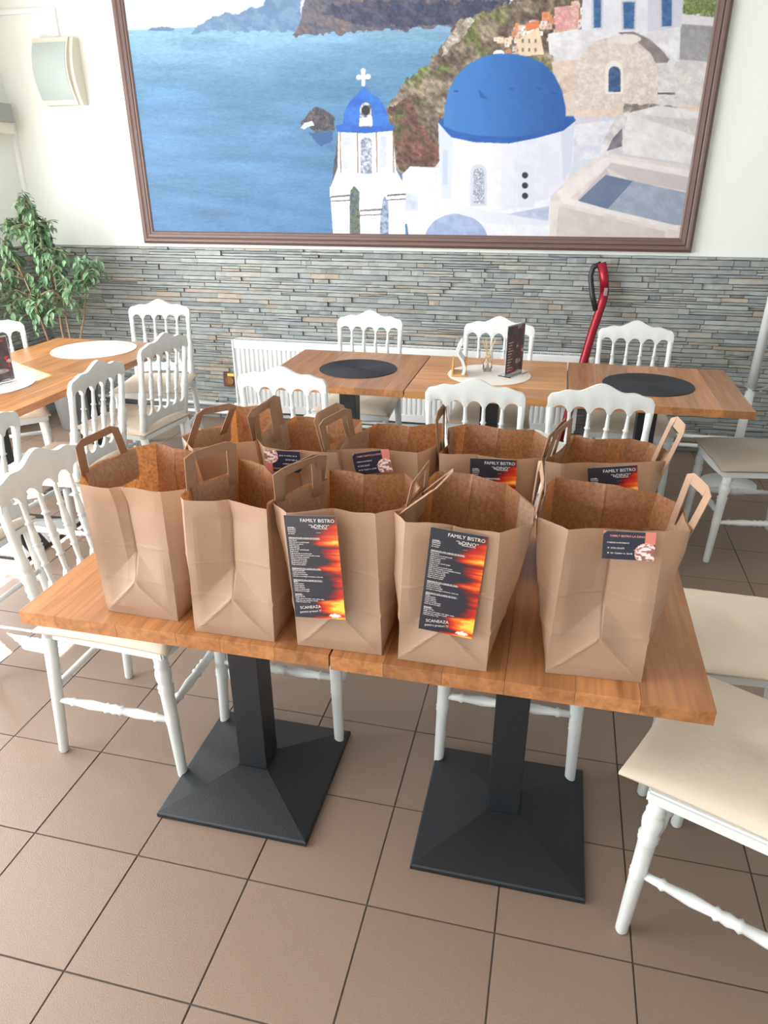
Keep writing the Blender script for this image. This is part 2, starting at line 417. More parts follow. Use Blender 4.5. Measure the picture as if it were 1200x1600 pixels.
MURAL=[
 ((120,150,182),(100,132,168),0.012,0.05,30,None,[(-1.044,2.395),(-0.981,2.434),(-0.886,2.474),(-0.829,2.481),(-0.725,2.476),(-0.66,2.492),(-0.572,2.503),(-0.558,2.539),(-0.518,2.703),(-0.329,2.693),(-0.347,2.374)]),
 ((98,128,160),None,0.003,0.03,30,None,[(-1.327,2.413),(-1.291,2.427),(-1.181,2.426),(-1.145,2.415),(-1.16,2.403)]),
 ((92,96,112),(120,105,105),0.015,0.22,18,None,[(-0.418,2.352),(-0.377,2.397),(-0.341,2.481),(-0.308,2.528),(-0.22,2.629),(0.002,2.675),(0.937,2.624),(0.822,2.464),(0.648,2.371),(0.507,2.356),(0.292,2.358),(0.145,2.358),(-0.156,2.351)]),
 ((62,68,92),(88,88,108),0.02,0.22,25,None,[(-0.228,2.452),(-0.075,2.505),(0.849,2.463),(0.648,2.379),(0.291,2.364),(-0.004,2.382)]),
 ((150,138,120),(96,82,74),0.02,0.42,14,(112,122,72),[(0.529,2.337),(0.563,2.377),(0.605,2.393),(0.715,2.423),(0.816,2.447),(0.946,2.514),(1.275,2.498),(1.305,2.244),(1.217,2.129),(1.177,1.853),(0.526,1.814),(0.48,1.864),(0.487,1.636),(0.253,1.623),(0.214,1.658),(0.19,1.869),(0.151,1.982),(0.227,2.057),(0.294,2.119),(0.397,2.184),(0.475,2.261)]),
 ((92,66,62),(120,84,74),0.02,0.4,16,(84,88,58),[(0.159,1.981),(0.296,2.03),(0.335,1.899),(0.49,1.765),(0.487,1.636),(0.253,1.623),(0.222,1.658),(0.194,1.869)]),
 ((190,182,170),(140,125,112),0.015,0.3,22,None,[(0.529,2.337),(0.563,2.377),(0.605,2.393),(0.664,2.402),(0.581,2.299),(0.476,2.213),(0.475,2.261)]),
 ((212,208,212),(204,200,204),0,0.03,20,None,[(1.071,2.31),(1.967,2.275),(2.059,1.242),(0.305,1.214),(0.271,1.417),(0.528,1.764),(1.136,1.917)]),
 ((214,206,206),None,0,0.02,20,None,[(0.842,2.301),(0.863,2.304),(0.865,2.285),(0.843,2.285)]),
 ((120,104,104),None,0,0,20,None,[(0.85,2.296),(0.853,2.296),(0.853,2.291),(0.85,2.291)]),
 ((230,150,110),None,0,0.02,20,None,[(1.001,2.279),(1.019,2.282),(1.022,2.253),(1.003,2.254)]),
 ((120,104,104),None,0,0,20,None,[(1.008,2.271),(1.011,2.271),(1.012,2.264),(1.009,2.264)]),
 ((212,176,160),None,0,0.02,20,None,[(0.864,2.343),(0.886,2.345),(0.889,2.309),(0.866,2.31)]),
 ((120,104,104),None,0,0,20,None,[(0.872,2.333),(0.876,2.333),(0.877,2.323),(0.873,2.323)]),
 ((230,150,110),None,0,0.02,20,None,[(1.09,2.403),(1.123,2.404),(1.127,2.372),(1.093,2.374)]),
 ((120,104,104),None,0,0,20,None,[(1.103,2.393),(1.108,2.393),(1.109,2.385),(1.104,2.385)]),
 ((206,140,96),None,0,0.02,20,None,[(0.827,2.24),(0.859,2.242),(0.86,2.221),(0.829,2.222)]),
 ((120,104,104),None,0,0,20,None,[(0.839,2.234),(0.844,2.234),(0.844,2.229),(0.839,2.229)]),
 ((232,222,212),None,0,0.02,20,None,[(0.946,2.253),(0.989,2.255),(0.992,2.22),(0.949,2.221)]),
 ((120,104,104),None,0,0,20,None,[(0.962,2.243),(0.969,2.243),(0.969,2.233),(0.963,2.234)]),
 ((214,206,206),None,0,0.02,20,None,[(1.178,2.35),(1.216,2.351),(1.219,2.324),(1.18,2.325)]),
 ((120,104,104),None,0,0,20,None,[(1.192,2.342),(1.198,2.342),(1.199,2.334),(1.193,2.334)]),
 ((232,222,212),None,0,0.02,20,None,[(0.941,2.325),(0.965,2.327),(0.967,2.304),(0.943,2.305)]),
 ((120,104,104),None,0,0,20,None,[(0.95,2.318),(0.954,2.318),(0.954,2.312),(0.951,2.313)]),
 ((230,150,110),None,0,0.02,20,None,[(0.814,2.199),(0.846,2.201),(0.848,2.169),(0.816,2.17)]),
 ((120,104,104),None,0,0,20,None,[(0.826,2.19),(0.83,2.19),(0.831,2.181),(0.826,2.181)]),
 ((206,140,96),None,0,0.02,20,None,[(0.854,2.325),(0.897,2.326),(0.899,2.296),(0.856,2.297)]),
 ((120,104,104),None,0,0,20,None,[(0.87,2.316),(0.876,2.316),(0.877,2.308),(0.87,2.308)]),
 ((230,150,110),None,0,0.02,20,None,[(0.887,2.264),(0.913,2.266),(0.915,2.236),(0.889,2.237)]),
 ((120,104,104),None,0,0,20,None,[(0.897,2.255),(0.901,2.255),(0.901,2.247),(0.897,2.248)]),
 ((236,212,186),None,0,0.02,20,None,[(0.777,2.3),(0.815,2.301),(0.818,2.271),(0.779,2.272)]),
 ((120,104,104),None,0,0,20,None,[(0.791,2.291),(0.797,2.291),(0.797,2.283),(0.792,2.283)]),
 ((240,236,232),None,0,0.02,20,None,[(0.872,2.293),(0.889,2.295),(0.891,2.27),(0.873,2.27)]),
 ((120,104,104),None,0,0,20,None,[(0.878,2.286),(0.881,2.286),(0.882,2.279),(0.879,2.279)]),
 ((212,176,160),None,0,0.02,20,None,[(1.206,2.364),(1.247,2.365),(1.249,2.348),(1.208,2.349)]),
 ((120,104,104),None,0,0,20,None,[(1.221,2.359),(1.227,2.359),(1.228,2.354),(1.222,2.354)]),
 ((240,236,232),None,0,0.02,20,None,[(0.886,2.284),(0.927,2.285),(0.93,2.25),(0.889,2.251)]),
 ((120,104,104),None,0,0,20,None,[(0.901,2.273),(0.907,2.273),(0.908,2.263),(0.902,2.264)]),
 ((226,200,176),None,0,0.02,20,None,[(0.876,2.305),(0.897,2.307),(0.898,2.281),(0.877,2.282)]),
 ((120,104,104),None,0,0,20,None,[(0.884,2.298),(0.887,2.297),(0.887,2.291),(0.884,2.291)]),
 ((230,150,110),None,0,0.02,20,None,[(0.871,2.36),(0.893,2.362),(0.895,2.329),(0.873,2.33)]),
 ((120,104,104),None,0,0,20,None,[(0.879,2.351),(0.883,2.351),(0.883,2.342),(0.88,2.342)]),
 ((240,236,232),None,0,0.02,20,None,[(1.208,2.416),(1.23,2.418),(1.234,2.383),(1.212,2.384)]),
 ((120,104,104),None,0,0,20,None,[(1.217,2.406),(1.22,2.406),(1.221,2.397),(1.218,2.397)]),
 ((232,222,212),None,0,0.02,20,None,[(0.758,2.3),(0.794,2.302),(0.795,2.281),(0.759,2.283)]),
 ((120,104,104),None,0,0,20,None,[(0.771,2.295),(0.776,2.294),(0.776,2.289),(0.771,2.289)]),
 ((212,176,160),None,0,0.02,20,None,[(1.02,2.359),(1.038,2.361),(1.041,2.327),(1.023,2.328)]),
 ((120,104,104),None,0,0,20,None,[(1.027,2.35),(1.03,2.35),(1.031,2.34),(1.028,2.34)]),
 ((214,206,206),None,0,0.02,20,None,[(1.107,2.316),(1.137,2.318),(1.139,2.295),(1.109,2.296)]),
 ((120,104,104),None,0,0,20,None,[(1.118,2.31),(1.123,2.309),(1.123,2.304),(1.119,2.304)]),
 ((236,212,186),None,0,0.02,20,None,[(0.964,2.337),(0.998,2.339),(1.001,2.312),(0.966,2.314)]),
 ((120,104,104),None,0,0,20,None,[(0.977,2.33),(0.982,2.329),(0.983,2.322),(0.977,2.323)]),
 ((236,212,186),None,0,0.02,20,None,[(0.947,2.362),(0.97,2.364),(0.972,2.342),(0.949,2.343)]),
 ((120,104,104),None,0,0,20,None,[(0.956,2.356),(0.959,2.356),(0.96,2.35),(0.956,2.35)]),
 ((240,236,232),None,0,0.02,20,None,[(0.935,2.339),(0.976,2.34),(0.978,2.317),(0.937,2.318)]),
 ((120,104,104),None,0,0,20,None,[(0.95,2.332),(0.956,2.332),(0.957,2.326),(0.95,2.326)]),
 ((232,222,212),None,0,0.02,20,None,[(1.196,2.361),(1.229,2.363),(1.233,2.33),(1.199,2.331)]),
 ((120,104,104),None,0,0,20,None,[(1.209,2.352),(1.214,2.351),(1.215,2.342),(1.21,2.343)]),
 ((226,200,176),None,0,0.02,20,None,[(0.951,2.366),(0.991,2.367),(0.994,2.332),(0.953,2.333)]),
 ((120,104,104),None,0,0,20,None,[(0.966,2.356),(0.972,2.356),(0.973,2.346),(0.967,2.346)]),
 ((236,212,186),None,0,0.02,20,None,[(0.943,2.266),(0.977,2.268),(0.98,2.233),(0.945,2.235)]),
 ((120,104,104),None,0,0,20,None,[(0.956,2.256),(0.961,2.256),(0.962,2.247),(0.956,2.247)]),
 ((240,236,232),None,0,0.02,20,None,[(1.075,2.383),(1.116,2.384),(1.12,2.347),(1.078,2.349)]),
 ((120,104,104),None,0,0,20,None,[(1.091,2.372),(1.097,2.372),(1.098,2.362),(1.092,2.362)]),
 ((226,200,176),None,0,0.02,20,None,[(1.126,2.373),(1.148,2.375),(1.15,2.35),(1.129,2.351)]),
 ((120,104,104),None,0,0,20,None,[(1.135,2.366),(1.138,2.366),(1.139,2.36),(1.135,2.36)]),
 ((206,140,96),None,0,0.02,20,None,[(1.09,2.331),(1.13,2.332),(1.133,2.301),(1.093,2.303)]),
 ((120,104,104),None,0,0,20,None,[(1.105,2.322),(1.111,2.322),(1.112,2.313),(1.106,2.314)]),
 ((226,200,176),None,0,0.02,20,None,[(1.052,2.289),(1.075,2.291),(1.077,2.273),(1.054,2.274)]),
 ((120,104,104),None,0,0,20,None,[(1.061,2.284),(1.064,2.284),(1.065,2.279),(1.061,2.28)]),
 ((236,212,186),None,0,0.02,20,None,[(0.817,2.296),(0.856,2.298),(0.859,2.264),(0.819,2.265)]),
 ((120,104,104),None,0,0,20,None,[(0.831,2.287),(0.837,2.286),(0.838,2.277),(0.832,2.277)]),
 ((206,140,96),None,0,0.02,20,None,[(1.049,2.373),(1.083,2.375),(1.086,2.351),(1.051,2.352)]),
 ((120,104,104),None,0,0,20,None,[(1.062,2.366),(1.067,2.366),(1.067,2.36),(1.062,2.36)]),
 ((212,176,160),None,0,0.02,20,None,[(1.158,2.447),(1.192,2.448),(1.194,2.429),(1.16,2.43)]),
 ((120,104,104),None,0,0,20,None,[(1.171,2.441),(1.176,2.441),(1.176,2.436),(1.171,2.436)]),
 ((232,222,212),None,0,0.02,20,None,[(1.005,2.366),(1.042,2.367),(1.045,2.339),(1.007,2.341)]),
 ((120,104,104),None,0,0,20,None,[(1.019,2.358),(1.024,2.358),(1.025,2.35),(1.02,2.35)]),
 ((236,212,186),None,0,0.02,20,None,[(0.889,2.35),(0.932,2.351),(0.934,2.324),(0.891,2.326)]),
 ((120,104,104),None,0,0,20,None,[(0.905,2.342),(0.911,2.342),(0.912,2.335),(0.905,2.335)]),
 ((240,236,232),None,0,0.02,20,None,[(1.095,2.409),(1.124,2.411),(1.128,2.374),(1.098,2.376)]),
 ((120,104,104),None,0,0,20,None,[(1.106,2.399),(1.111,2.398),(1.112,2.388),(1.107,2.389)]),
 ((214,206,206),None,0,0.02,20,None,[(0.855,2.222),(0.882,2.224),(0.885,2.185),(0.857,2.186)]),
 ((120,104,104),None,0,0,20,None,[(0.865,2.211),(0.869,2.211),(0.87,2.2),(0.866,2.2)]),
 ((212,176,160),None,0,0.02,20,None,[(1.165,2.438),(1.205,2.439),(1.207,2.418),(1.167,2.42)]),
 ((120,104,104),None,0,0,20,None,[(1.18,2.432),(1.186,2.432),(1.186,2.426),(1.18,2.427)]),
 ((226,200,176),None,0,0.02,20,None,[(1.168,2.444),(1.199,2.446),(1.201,2.421),(1.17,2.423)]),
 ((120,104,104),None,0,0,20,None,[(1.18,2.437),(1.184,2.437),(1.185,2.431),(1.18,2.431)]),
 ((232,222,212),None,0,0.02,20,None,[(0.821,2.279),(0.847,2.281),(0.85,2.252),(0.823,2.253)]),
 ((120,104,104),None,0,0,20,None,[(0.831,2.271),(0.835,2.271),(0.835,2.263),(0.831,2.263)]),
 ((206,140,96),None,0,0.02,20,None,[(1.035,2.389),(1.066,2.39),(1.069,2.363),(1.037,2.365)]),
 ((120,104,104),None,0,0,20,None,[(1.047,2.381),(1.052,2.381),(1.052,2.374),(1.047,2.374)]),
 ((226,200,176),None,0,0.02,20,None,[(1.007,2.345),(1.032,2.347),(1.034,2.325),(1.009,2.326)]),
 ((120,104,104),None,0,0,20,None,[(1.016,2.339),(1.02,2.339),(1.02,2.333),(1.017,2.334)]),
 ((206,140,96),None,0,0.02,20,None,[(1.212,2.386),(1.244,2.388),(1.247,2.364),(1.214,2.366)]),
 ((120,104,104),None,0,0,20,None,[(1.224,2.38),(1.229,2.379),(1.229,2.373),(1.224,2.374)]),
 ((206,140,96),None,0,0.02,20,None,[(1.125,2.323),(1.155,2.325),(1.158,2.298),(1.128,2.299)]),
 ((120,104,104),None,0,0,20,None,[(1.137,2.315),(1.141,2.315),(1.142,2.308),(1.137,2.308)]),
 ((214,206,206),None,0,0.02,20,None,[(0.926,2.302),(0.97,2.303),(0.972,2.278),(0.927,2.28)]),
 ((120,104,104),None,0,0,20,None,[(0.942,2.295),(0.948,2.294),(0.949,2.288),(0.942,2.288)]),
 ((230,150,110),None,0,0.02,20,None,[(0.781,2.224),(0.804,2.226),(0.806,2.189),(0.784,2.19)]),
 ((120,104,104),None,0,0,20,None,[(0.79,2.214),(0.793,2.213),(0.794,2.203),(0.791,2.203)]),
 ((226,200,176),None,0,0.02,20,None,[(0.894,2.258),(0.936,2.259),(0.937,2.24),(0.896,2.242)]),
 ((120,104,104),None,0,0,20,None,[(0.909,2.253),(0.916,2.252),(0.916,2.247),(0.91,2.248)]),
 ((240,236,232),None,0,0.02,20,None,[(0.906,2.343),(0.947,2.344),(0.95,2.314),(0.908,2.316)]),
 ((120,104,104),None,0,0,20,None,[(0.921,2.334),(0.928,2.334),(0.928,2.326),(0.922,2.326)]),
 ((206,140,96),None,0,0.02,20,None,[(1.156,2.323),(1.176,2.325),(1.179,2.296),(1.158,2.297)]),
 ((120,104,104),None,0,0,20,None,[(1.164,2.315),(1.167,2.315),(1.168,2.307),(1.165,2.307)]),
 ((226,200,176),None,0,0.02,20,None,[(1.104,2.405),(1.145,2.406),(1.149,2.37),(1.108,2.371)]),
 ((120,104,104),None,0,0,20,None,[(1.12,2.394),(1.126,2.394),(1.127,2.384),(1.121,2.384)]),
 ((212,176,160),None,0,0.02,20,None,[(1.078,2.325),(1.111,2.326),(1.115,2.292),(1.081,2.293)]),
 ((120,104,104),None,0,0,20,None,[(1.091,2.315),(1.096,2.314),(1.097,2.305),(1.092,2.305)]),
 ((236,212,186),None,0,0.02,20,None,[(1.165,2.34),(1.188,2.342),(1.191,2.315),(1.168,2.316)]),
 ((120,104,104),None,0,0,20,None,[(1.174,2.333),(1.177,2.333),(1.178,2.325),(1.175,2.326)]),
 ((214,206,206),None,0,0.02,20,None,[(0.886,2.322),(0.92,2.323),(0.923,2.285),(0.888,2.286)]),
 ((120,104,104),None,0,0,20,None,[(0.898,2.311),(0.904,2.31),(0.904,2.3),(0.899,2.3)]),
 ((212,176,160),None,0,0.02,20,None,[(1.04,2.352),(1.068,2.354),(1.071,2.325),(1.042,2.326)]),
 ((120,104,104),None,0,0,20,None,[(1.051,2.344),(1.055,2.344),(1.056,2.336),(1.051,2.336)]),
 ((214,206,206),None,0,0.02,20,None,[(0.864,2.254),(0.898,2.256),(0.9,2.231),(0.866,2.232)]),
 ((120,104,104),None,0,0,20,None,[(0.877,2.247),(0.882,2.247),(0.882,2.24),(0.877,2.24)]),
 ((230,150,110),None,0,0.02,20,None,[(1.01,2.404),(1.053,2.405),(1.056,2.368),(1.013,2.37)]),
 ((120,104,104),None,0,0,20,None,[(1.026,2.393),(1.032,2.393),(1.033,2.382),(1.027,2.383)]),
 ((206,140,96),None,0,0.02,20,None,[(1.017,2.397),(1.04,2.399),(1.042,2.377),(1.018,2.378)]),
 ((120,104,104),None,0,0,20,None,[(1.026,2.391),(1.029,2.391),(1.03,2.385),(1.026,2.386)]),
 ((232,222,212),None,0,0.02,20,None,[(1.181,2.434),(1.203,2.435),(1.206,2.413),(1.183,2.414)]),
 ((120,104,104),None,0,0,20,None,[(1.189,2.427),(1.193,2.427),(1.193,2.421),(1.19,2.421)]),
 ((212,176,160),None,0,0.02,20,None,[(0.879,2.252),(0.911,2.253),(0.914,2.216),(0.882,2.217)]),
 ((120,104,104),None,0,0,20,None,[(0.891,2.241),(0.896,2.241),(0.897,2.23),(0.892,2.23)]),
 ((240,236,232),None,0,0.02,20,None,[(0.762,2.22),(0.786,2.222),(0.788,2.184),(0.765,2.185)]),
 ((120,104,104),None,0,0,20,None,[(0.771,2.209),(0.775,2.209),(0.775,2.199),(0.772,2.199)]),
 ((226,200,176),None,0,0.02,20,None,[(0.792,2.208),(0.818,2.21),(0.82,2.173),(0.794,2.174)]),
 ((120,104,104),None,0,0,20,None,[(0.802,2.197),(0.806,2.197),(0.806,2.187),(0.803,2.187)]),
 ((230,150,110),None,0,0.02,20,None,[(1.112,2.312),(1.152,2.314),(1.156,2.282),(1.115,2.283)]),
 ((120,104,104),None,0,0,20,None,[(1.127,2.303),(1.133,2.303),(1.134,2.294),(1.128,2.294)]),
 ((212,176,160),None,0,0.02,20,None,[(1.098,2.354),(1.128,2.356),(1.13,2.336),(1.1,2.337)]),
 ((120,104,104),None,0,0,20,None,[(1.109,2.349),(1.114,2.349),(1.114,2.343),(1.11,2.344)]),
 ((214,206,206),None,0,0.02,20,None,[(0.944,2.37),(0.984,2.371),(0.986,2.349),(0.945,2.35)]),
 ((120,104,104),None,0,0,20,None,[(0.958,2.363),(0.964,2.363),(0.965,2.357),(0.959,2.358)]),
 ((232,222,212),None,0,0.02,20,None,[(0.991,2.349),(1.012,2.351),(1.014,2.333),(0.992,2.334)]),
 ((120,104,104),None,0,0,20,None,[(0.999,2.344),(1.002,2.344),(1.003,2.339),(0.999,2.34)]),
 ((240,236,232),None,0,0.02,20,None,[(0.915,2.318),(0.953,2.319),(0.955,2.3),(0.916,2.301)]),
 ((120,104,104),None,0,0,20,None,[(0.929,2.312),(0.934,2.312),(0.935,2.307),(0.929,2.307)]),
 ((226,200,176),None,0,0.02,20,None,[(1.168,2.417),(1.199,2.418),(1.202,2.392),(1.17,2.393)]),
 ((120,104,104),None,0,0,20,None,[(1.18,2.409),(1.184,2.409),(1.185,2.402),(1.18,2.402)]),
 ((214,206,206),None,0,0.02,20,None,[(1.155,2.365),(1.194,2.366),(1.198,2.335),(1.158,2.337)]),
 ((120,104,104),None,0,0,20,None,[(1.17,2.356),(1.176,2.355),(1.177,2.347),(1.171,2.347)]),
 ((230,150,110),None,0,0.02,20,None,[(0.893,2.301),(0.915,2.303),(0.918,2.276),(0.895,2.277)]),
 ((120,104,104),None,0,0,20,None,[(0.902,2.294),(0.905,2.293),(0.906,2.286),(0.902,2.286)]),
 ((236,212,186),None,0,0.02,20,None,[(0.929,2.249),(0.963,2.251),(0.964,2.232),(0.93,2.233)]),
 ((120,104,104),None,0,0,20,None,[(0.941,2.244),(0.946,2.244),(0.947,2.239),(0.942,2.239)]),
 ((230,150,110),None,0,0.02,20,None,[(0.926,2.269),(0.951,2.271),(0.954,2.235),(0.928,2.236)]),
 ((120,104,104),None,0,0,20,None,[(0.936,2.259),(0.939,2.259),(0.94,2.249),(0.936,2.249)]),
 ((232,222,212),None,0,0.02,20,None,[(1.082,2.413),(1.107,2.415),(1.109,2.396),(1.084,2.397)]),
 ((120,104,104),None,0,0,20,None,[(1.091,2.408),(1.095,2.407),(1.096,2.403),(1.092,2.403)]),
 ((232,222,212),None,0,0.02,20,None,[(1.047,2.288),(1.073,2.29),(1.075,2.271),(1.049,2.272)]),
 ((120,104,104),None,0,0,20,None,[(1.057,2.283),(1.061,2.283),(1.061,2.278),(1.057,2.278)]),
 ((240,236,232),None,0,0.02,20,None,[(0.999,2.318),(1.023,2.32),(1.025,2.298),(1.001,2.299)]),
 ((120,104,104),None,0,0,20,None,[(1.008,2.312),(1.012,2.312),(1.012,2.306),(1.009,2.307)]),
 ((214,150,152),(226,184,176),0,0.12,40,None,[(1.073,2.424),(1.201,2.43),(1.208,2.311),(1.09,2.321)]),
 ((224,128,84),None,0,0.03,20,None,[(0.925,2.356),(0.998,2.371),(1.001,2.336),(0.934,2.321)]),
 ((240,222,190),(228,206,180),0,0.03,20,None,[(0.883,2.282),(1.001,2.336),(1.039,2.212),(0.909,2.204)]),
 ((120,110,110),None,0,0,20,None,[(0.913,2.287),(0.923,2.287),(0.925,2.269),(0.915,2.269)]),
 ((120,110,110),None,0,0,20,None,[(0.916,2.246),(0.927,2.245),(0.928,2.227),(0.918,2.228)]),
 ((120,110,110),None,0,0,20,None,[(0.948,2.286),(0.958,2.285),(0.959,2.268),(0.949,2.268)]),
 ((120,110,110),None,0,0,20,None,[(0.951,2.244),(0.961,2.244),(0.963,2.226),(0.952,2.227)]),
 ((120,110,110),None,0,0,20,None,[(0.982,2.284),(0.992,2.284),(0.994,2.266),(0.983,2.267)]),
 ((120,110,110),None,0,0,20,None,[(0.985,2.243),(0.996,2.243),(0.997,2.225),(0.987,2.225)]),
 ((60,60,74),(92,84,88),0.006,0.4,60,None,[(-0.381,1.912),(-0.347,1.932),(-0.321,1.971),(-0.272,1.991),(-0.225,1.97),(-0.178,1.942),(-0.163,1.922),(-0.169,1.861),(-0.221,1.858),(-0.286,1.856),(-0.333,1.884),(-0.374,1.881)]),
 ((52,92,140),None,0.01,0.03,30,None,[(-0.343,1.857),(-0.169,1.858),(-0.191,1.8),(-0.257,1.78),(-0.312,1.822)]),
 ((215,220,228),None,0.003,0.1,60,None,[(-0.383,1.881),(-0.357,1.905),(-0.308,1.914),(-0.293,1.89),(-0.333,1.884),(-0.359,1.871)]),
 ((80,84,96),(58,70,80),0.004,0.3,50,(92,96,64),[(-0.201,1.524),(-0.185,1.639),(-0.15,1.833),(0.143,1.853),(0.222,1.63),(0.264,1.262),(-0.177,1.256)]),
 ((214,204,196),(110,128,84),0.01,0.35,40,(92,120,70),[(1.663,2.585),(1.912,2.572),(1.887,2.344),(1.707,2.352)]),
 ((104,124,70),(130,140,90),0.01,0.35,50,None,[(1.71,2.556),(1.856,2.549),(1.88,2.35),(1.735,2.367)]),
 ((164,162,166),(150,150,156),0,0.08,30,None,[(1.717,2.33),(1.891,2.306),(1.898,2.149),(1.731,2.166)]),
 ((222,218,222),None,0,0.03,20,None,[(1.71,2.368),(1.884,2.345),(1.891,2.306),(1.718,2.324)]),
 ((228,228,236),(218,220,230),0,0.02,20,None,[(1.204,2.61),(1.688,2.584),(1.735,2.256),(1.745,2.154),(1.231,2.246)]),
 ((206,208,222),None,0,0.02,20,None,[(1.527,2.592),(1.706,2.583),(1.732,2.312),(1.566,2.285)]),
 ((232,232,238),(214,212,218),0,0.04,20,None,[(1.051,2.305),(1.203,2.322),(1.397,2.292),(1.728,2.301),(1.728,2.143),(1.214,2.159),(1.067,2.211)]),
 ((196,198,210),None,0,0,20,None,[(1.248,2.562),(1.309,2.559),(1.335,2.317),(1.279,2.319)]),
 ((74,116,166),(60,96,146),0,0.08,60,None,[(1.259,2.553),(1.3,2.551),(1.325,2.323),(1.289,2.324)]),
 ((196,198,210),None,0,0,20,None,[(1.413,2.439),(1.49,2.436),(1.505,2.305),(1.434,2.307)]),
 ((74,116,166),(60,96,146),0,0.08,60,None,[(1.424,2.431),(1.482,2.428),(1.495,2.311),(1.443,2.313)]),
 ((196,198,210),None,0,0,20,None,[(1.587,2.544),(1.658,2.541),(1.692,2.308),(1.625,2.311)]),
 ((74,116,166),(60,96,146),0,0.08,60,None,[(1.597,2.536),(1.65,2.533),(1.682,2.314),(1.634,2.316)]),
 ((216,196,182),(226,206,192),0,0.06,30,None,[(1.084,2.175),(1.228,2.182),(1.884,2.138),(1.906,1.884),(1.136,1.911)]),
 ((222,218,216),(206,202,202),0,0.08,30,None,[(1.624,2.152),(1.886,2.143),(1.901,1.947),(1.575,1.945)]),
 ((222,212,206),(208,196,190),0,0.09,35,None,[(1.203,2.039),(1.213,2.137),(1.216,2.154),(1.221,2.17),(1.227,2.186),(1.235,2.2),(1.245,2.214),(1.257,2.227),(1.27,2.238),(1.285,2.248),(1.301,2.257),(1.317,2.265),(1.335,2.271),(1.354,2.275),(1.373,2.278),(1.393,2.28),(1.413,2.28),(1.433,2.278),(1.453,2.275),(1.473,2.27),(1.493,2.264),(1.512,2.257),(1.531,2.248),(1.548,2.238),(1.565,2.226),(1.581,2.214),(1.595,2.2),(1.608,2.186),(1.62,2.171),(1.63,2.155),(1.671,1.967),(1.214,1.931)]),
 ((132,124,122),(150,142,140),0.002,0.06,20,None,[(1.416,2.297),(1.493,2.299),(1.579,2.262),(1.647,2.214),(1.695,2.167),(1.688,2.153),(1.63,2.152),(1.591,2.199),(1.526,2.247),(1.448,2.278)]),
 ((236,228,222),(220,214,212),0,0.02,20,None,[(1.537,2.264),(1.534,2.269),(1.528,2.274),(1.519,2.279),(1.507,2.283),(1.494,2.286),(1.478,2.288),(1.462,2.289),(1.446,2.289),(1.432,2.288),(1.418,2.286),(1.407,2.283),(1.399,2.279),(1.395,2.274),(1.394,2.269),(1.396,2.264),(1.402,2.259),(1.411,2.254),(1.423,2.25),(1.437,2.247),(1.452,2.245),(1.468,2.243),(1.484,2.243),(1.499,2.245),(1.512,2.247),(1.523,2.25),(1.531,2.254),(1.536,2.259),(1.537,2.264)]),
 ((198,176,160),(220,206,196),0.004,0.08,20,None,[(1.125,2.102),(1.183,2.136),(1.237,2.104),(1.217,2.039),(1.16,2.022),(1.117,2.041)]),
 ((232,226,222),None,0,0.02,20,None,[(1.385,2.016),(1.371,2.13),(1.372,2.143),(1.377,2.154),(1.386,2.163),(1.399,2.169),(1.413,2.17),(1.427,2.168),(1.441,2.161),(1.452,2.152),(1.46,2.14),(1.464,2.127),(1.479,2.014)]),
 ((68,100,144),(54,80,120),0,0.12,60,None,[(1.401,2.025),(1.39,2.116),(1.39,2.125),(1.394,2.133),(1.4,2.139),(1.408,2.143),(1.418,2.144),(1.428,2.142),(1.437,2.138),(1.445,2.131),(1.45,2.123),(1.453,2.115),(1.465,2.023)]),
 ((90,84,84),None,0,0,20,None,[(1.657,2.016),(1.745,2.013),(1.75,2.004),(1.659,2.007)]),
 ((120,112,106),(160,152,146),0.006,0.25,50,None,[(1.488,1.971),(1.706,1.955),(1.773,1.941),(1.679,1.919),(1.529,1.916),(1.489,1.892)]),
 ((212,200,204),(204,206,220),0,0.03,20,None,[(1.171,1.916),(1.453,1.905),(1.451,1.767),(1.256,1.769),(1.194,1.821)]),
 ((226,226,234),(206,210,226),0,0.04,20,None,[(1.211,1.865),(1.448,1.892),(1.438,1.706),(1.286,1.652),(1.247,1.691)]),
 ((188,184,188),(232,230,232),0,0.05,20,None,[(1.463,1.911),(1.527,1.934),(1.505,1.848),(1.435,1.729),(1.393,1.729),(1.408,1.802)]),
 ((104,102,112),(128,126,136),0,0.06,20,None,[(1.495,1.848),(1.513,1.76),(1.427,1.735),(1.453,1.799)]),
 ((230,228,230),(216,214,216),0,0.04,20,None,[(1.519,1.922),(1.673,1.955),(1.893,1.921),(1.919,1.661),(1.518,1.721),(1.504,1.779)]),
 ((214,208,206),(200,194,192),0,0.05,20,None,[(1.519,1.922),(1.881,1.879),(1.887,1.805),(1.721,1.857)]),
 ((238,236,238),(200,196,196),0,0.02,20,None,[(1.829,1.88),(1.866,1.894),(1.893,1.884),(1.899,1.83),(1.845,1.821)]),
 ((206,216,226),None,0,0.02,20,None,[(1.124,1.673),(1.282,1.691),(1.438,1.706),(1.44,1.631),(1.137,1.525)]),
 ((228,220,218),(218,208,206),0,0.02,20,None,[(1.131,1.511),(1.156,1.559),(1.418,1.722),(1.453,1.719),(1.921,1.648),(1.936,1.257),(1.149,1.245)]),
 ((236,230,228),(228,222,222),0,0.02,20,None,[(1.174,1.525),(1.424,1.703),(1.445,1.7),(1.896,1.636),(1.899,1.597),(1.443,1.664),(1.25,1.491),(1.869,1.352),(1.881,1.318),(1.216,1.464)]),
 ((200,192,194),None,0,0.02,20,None,[(1.437,1.651),(1.575,1.585),(1.908,1.526),(1.906,1.597),(1.459,1.677)]),
 ((196,190,194),None,0,0.02,20,None,[(1.294,1.485),(1.437,1.651),(1.456,1.618),(1.317,1.471)]),
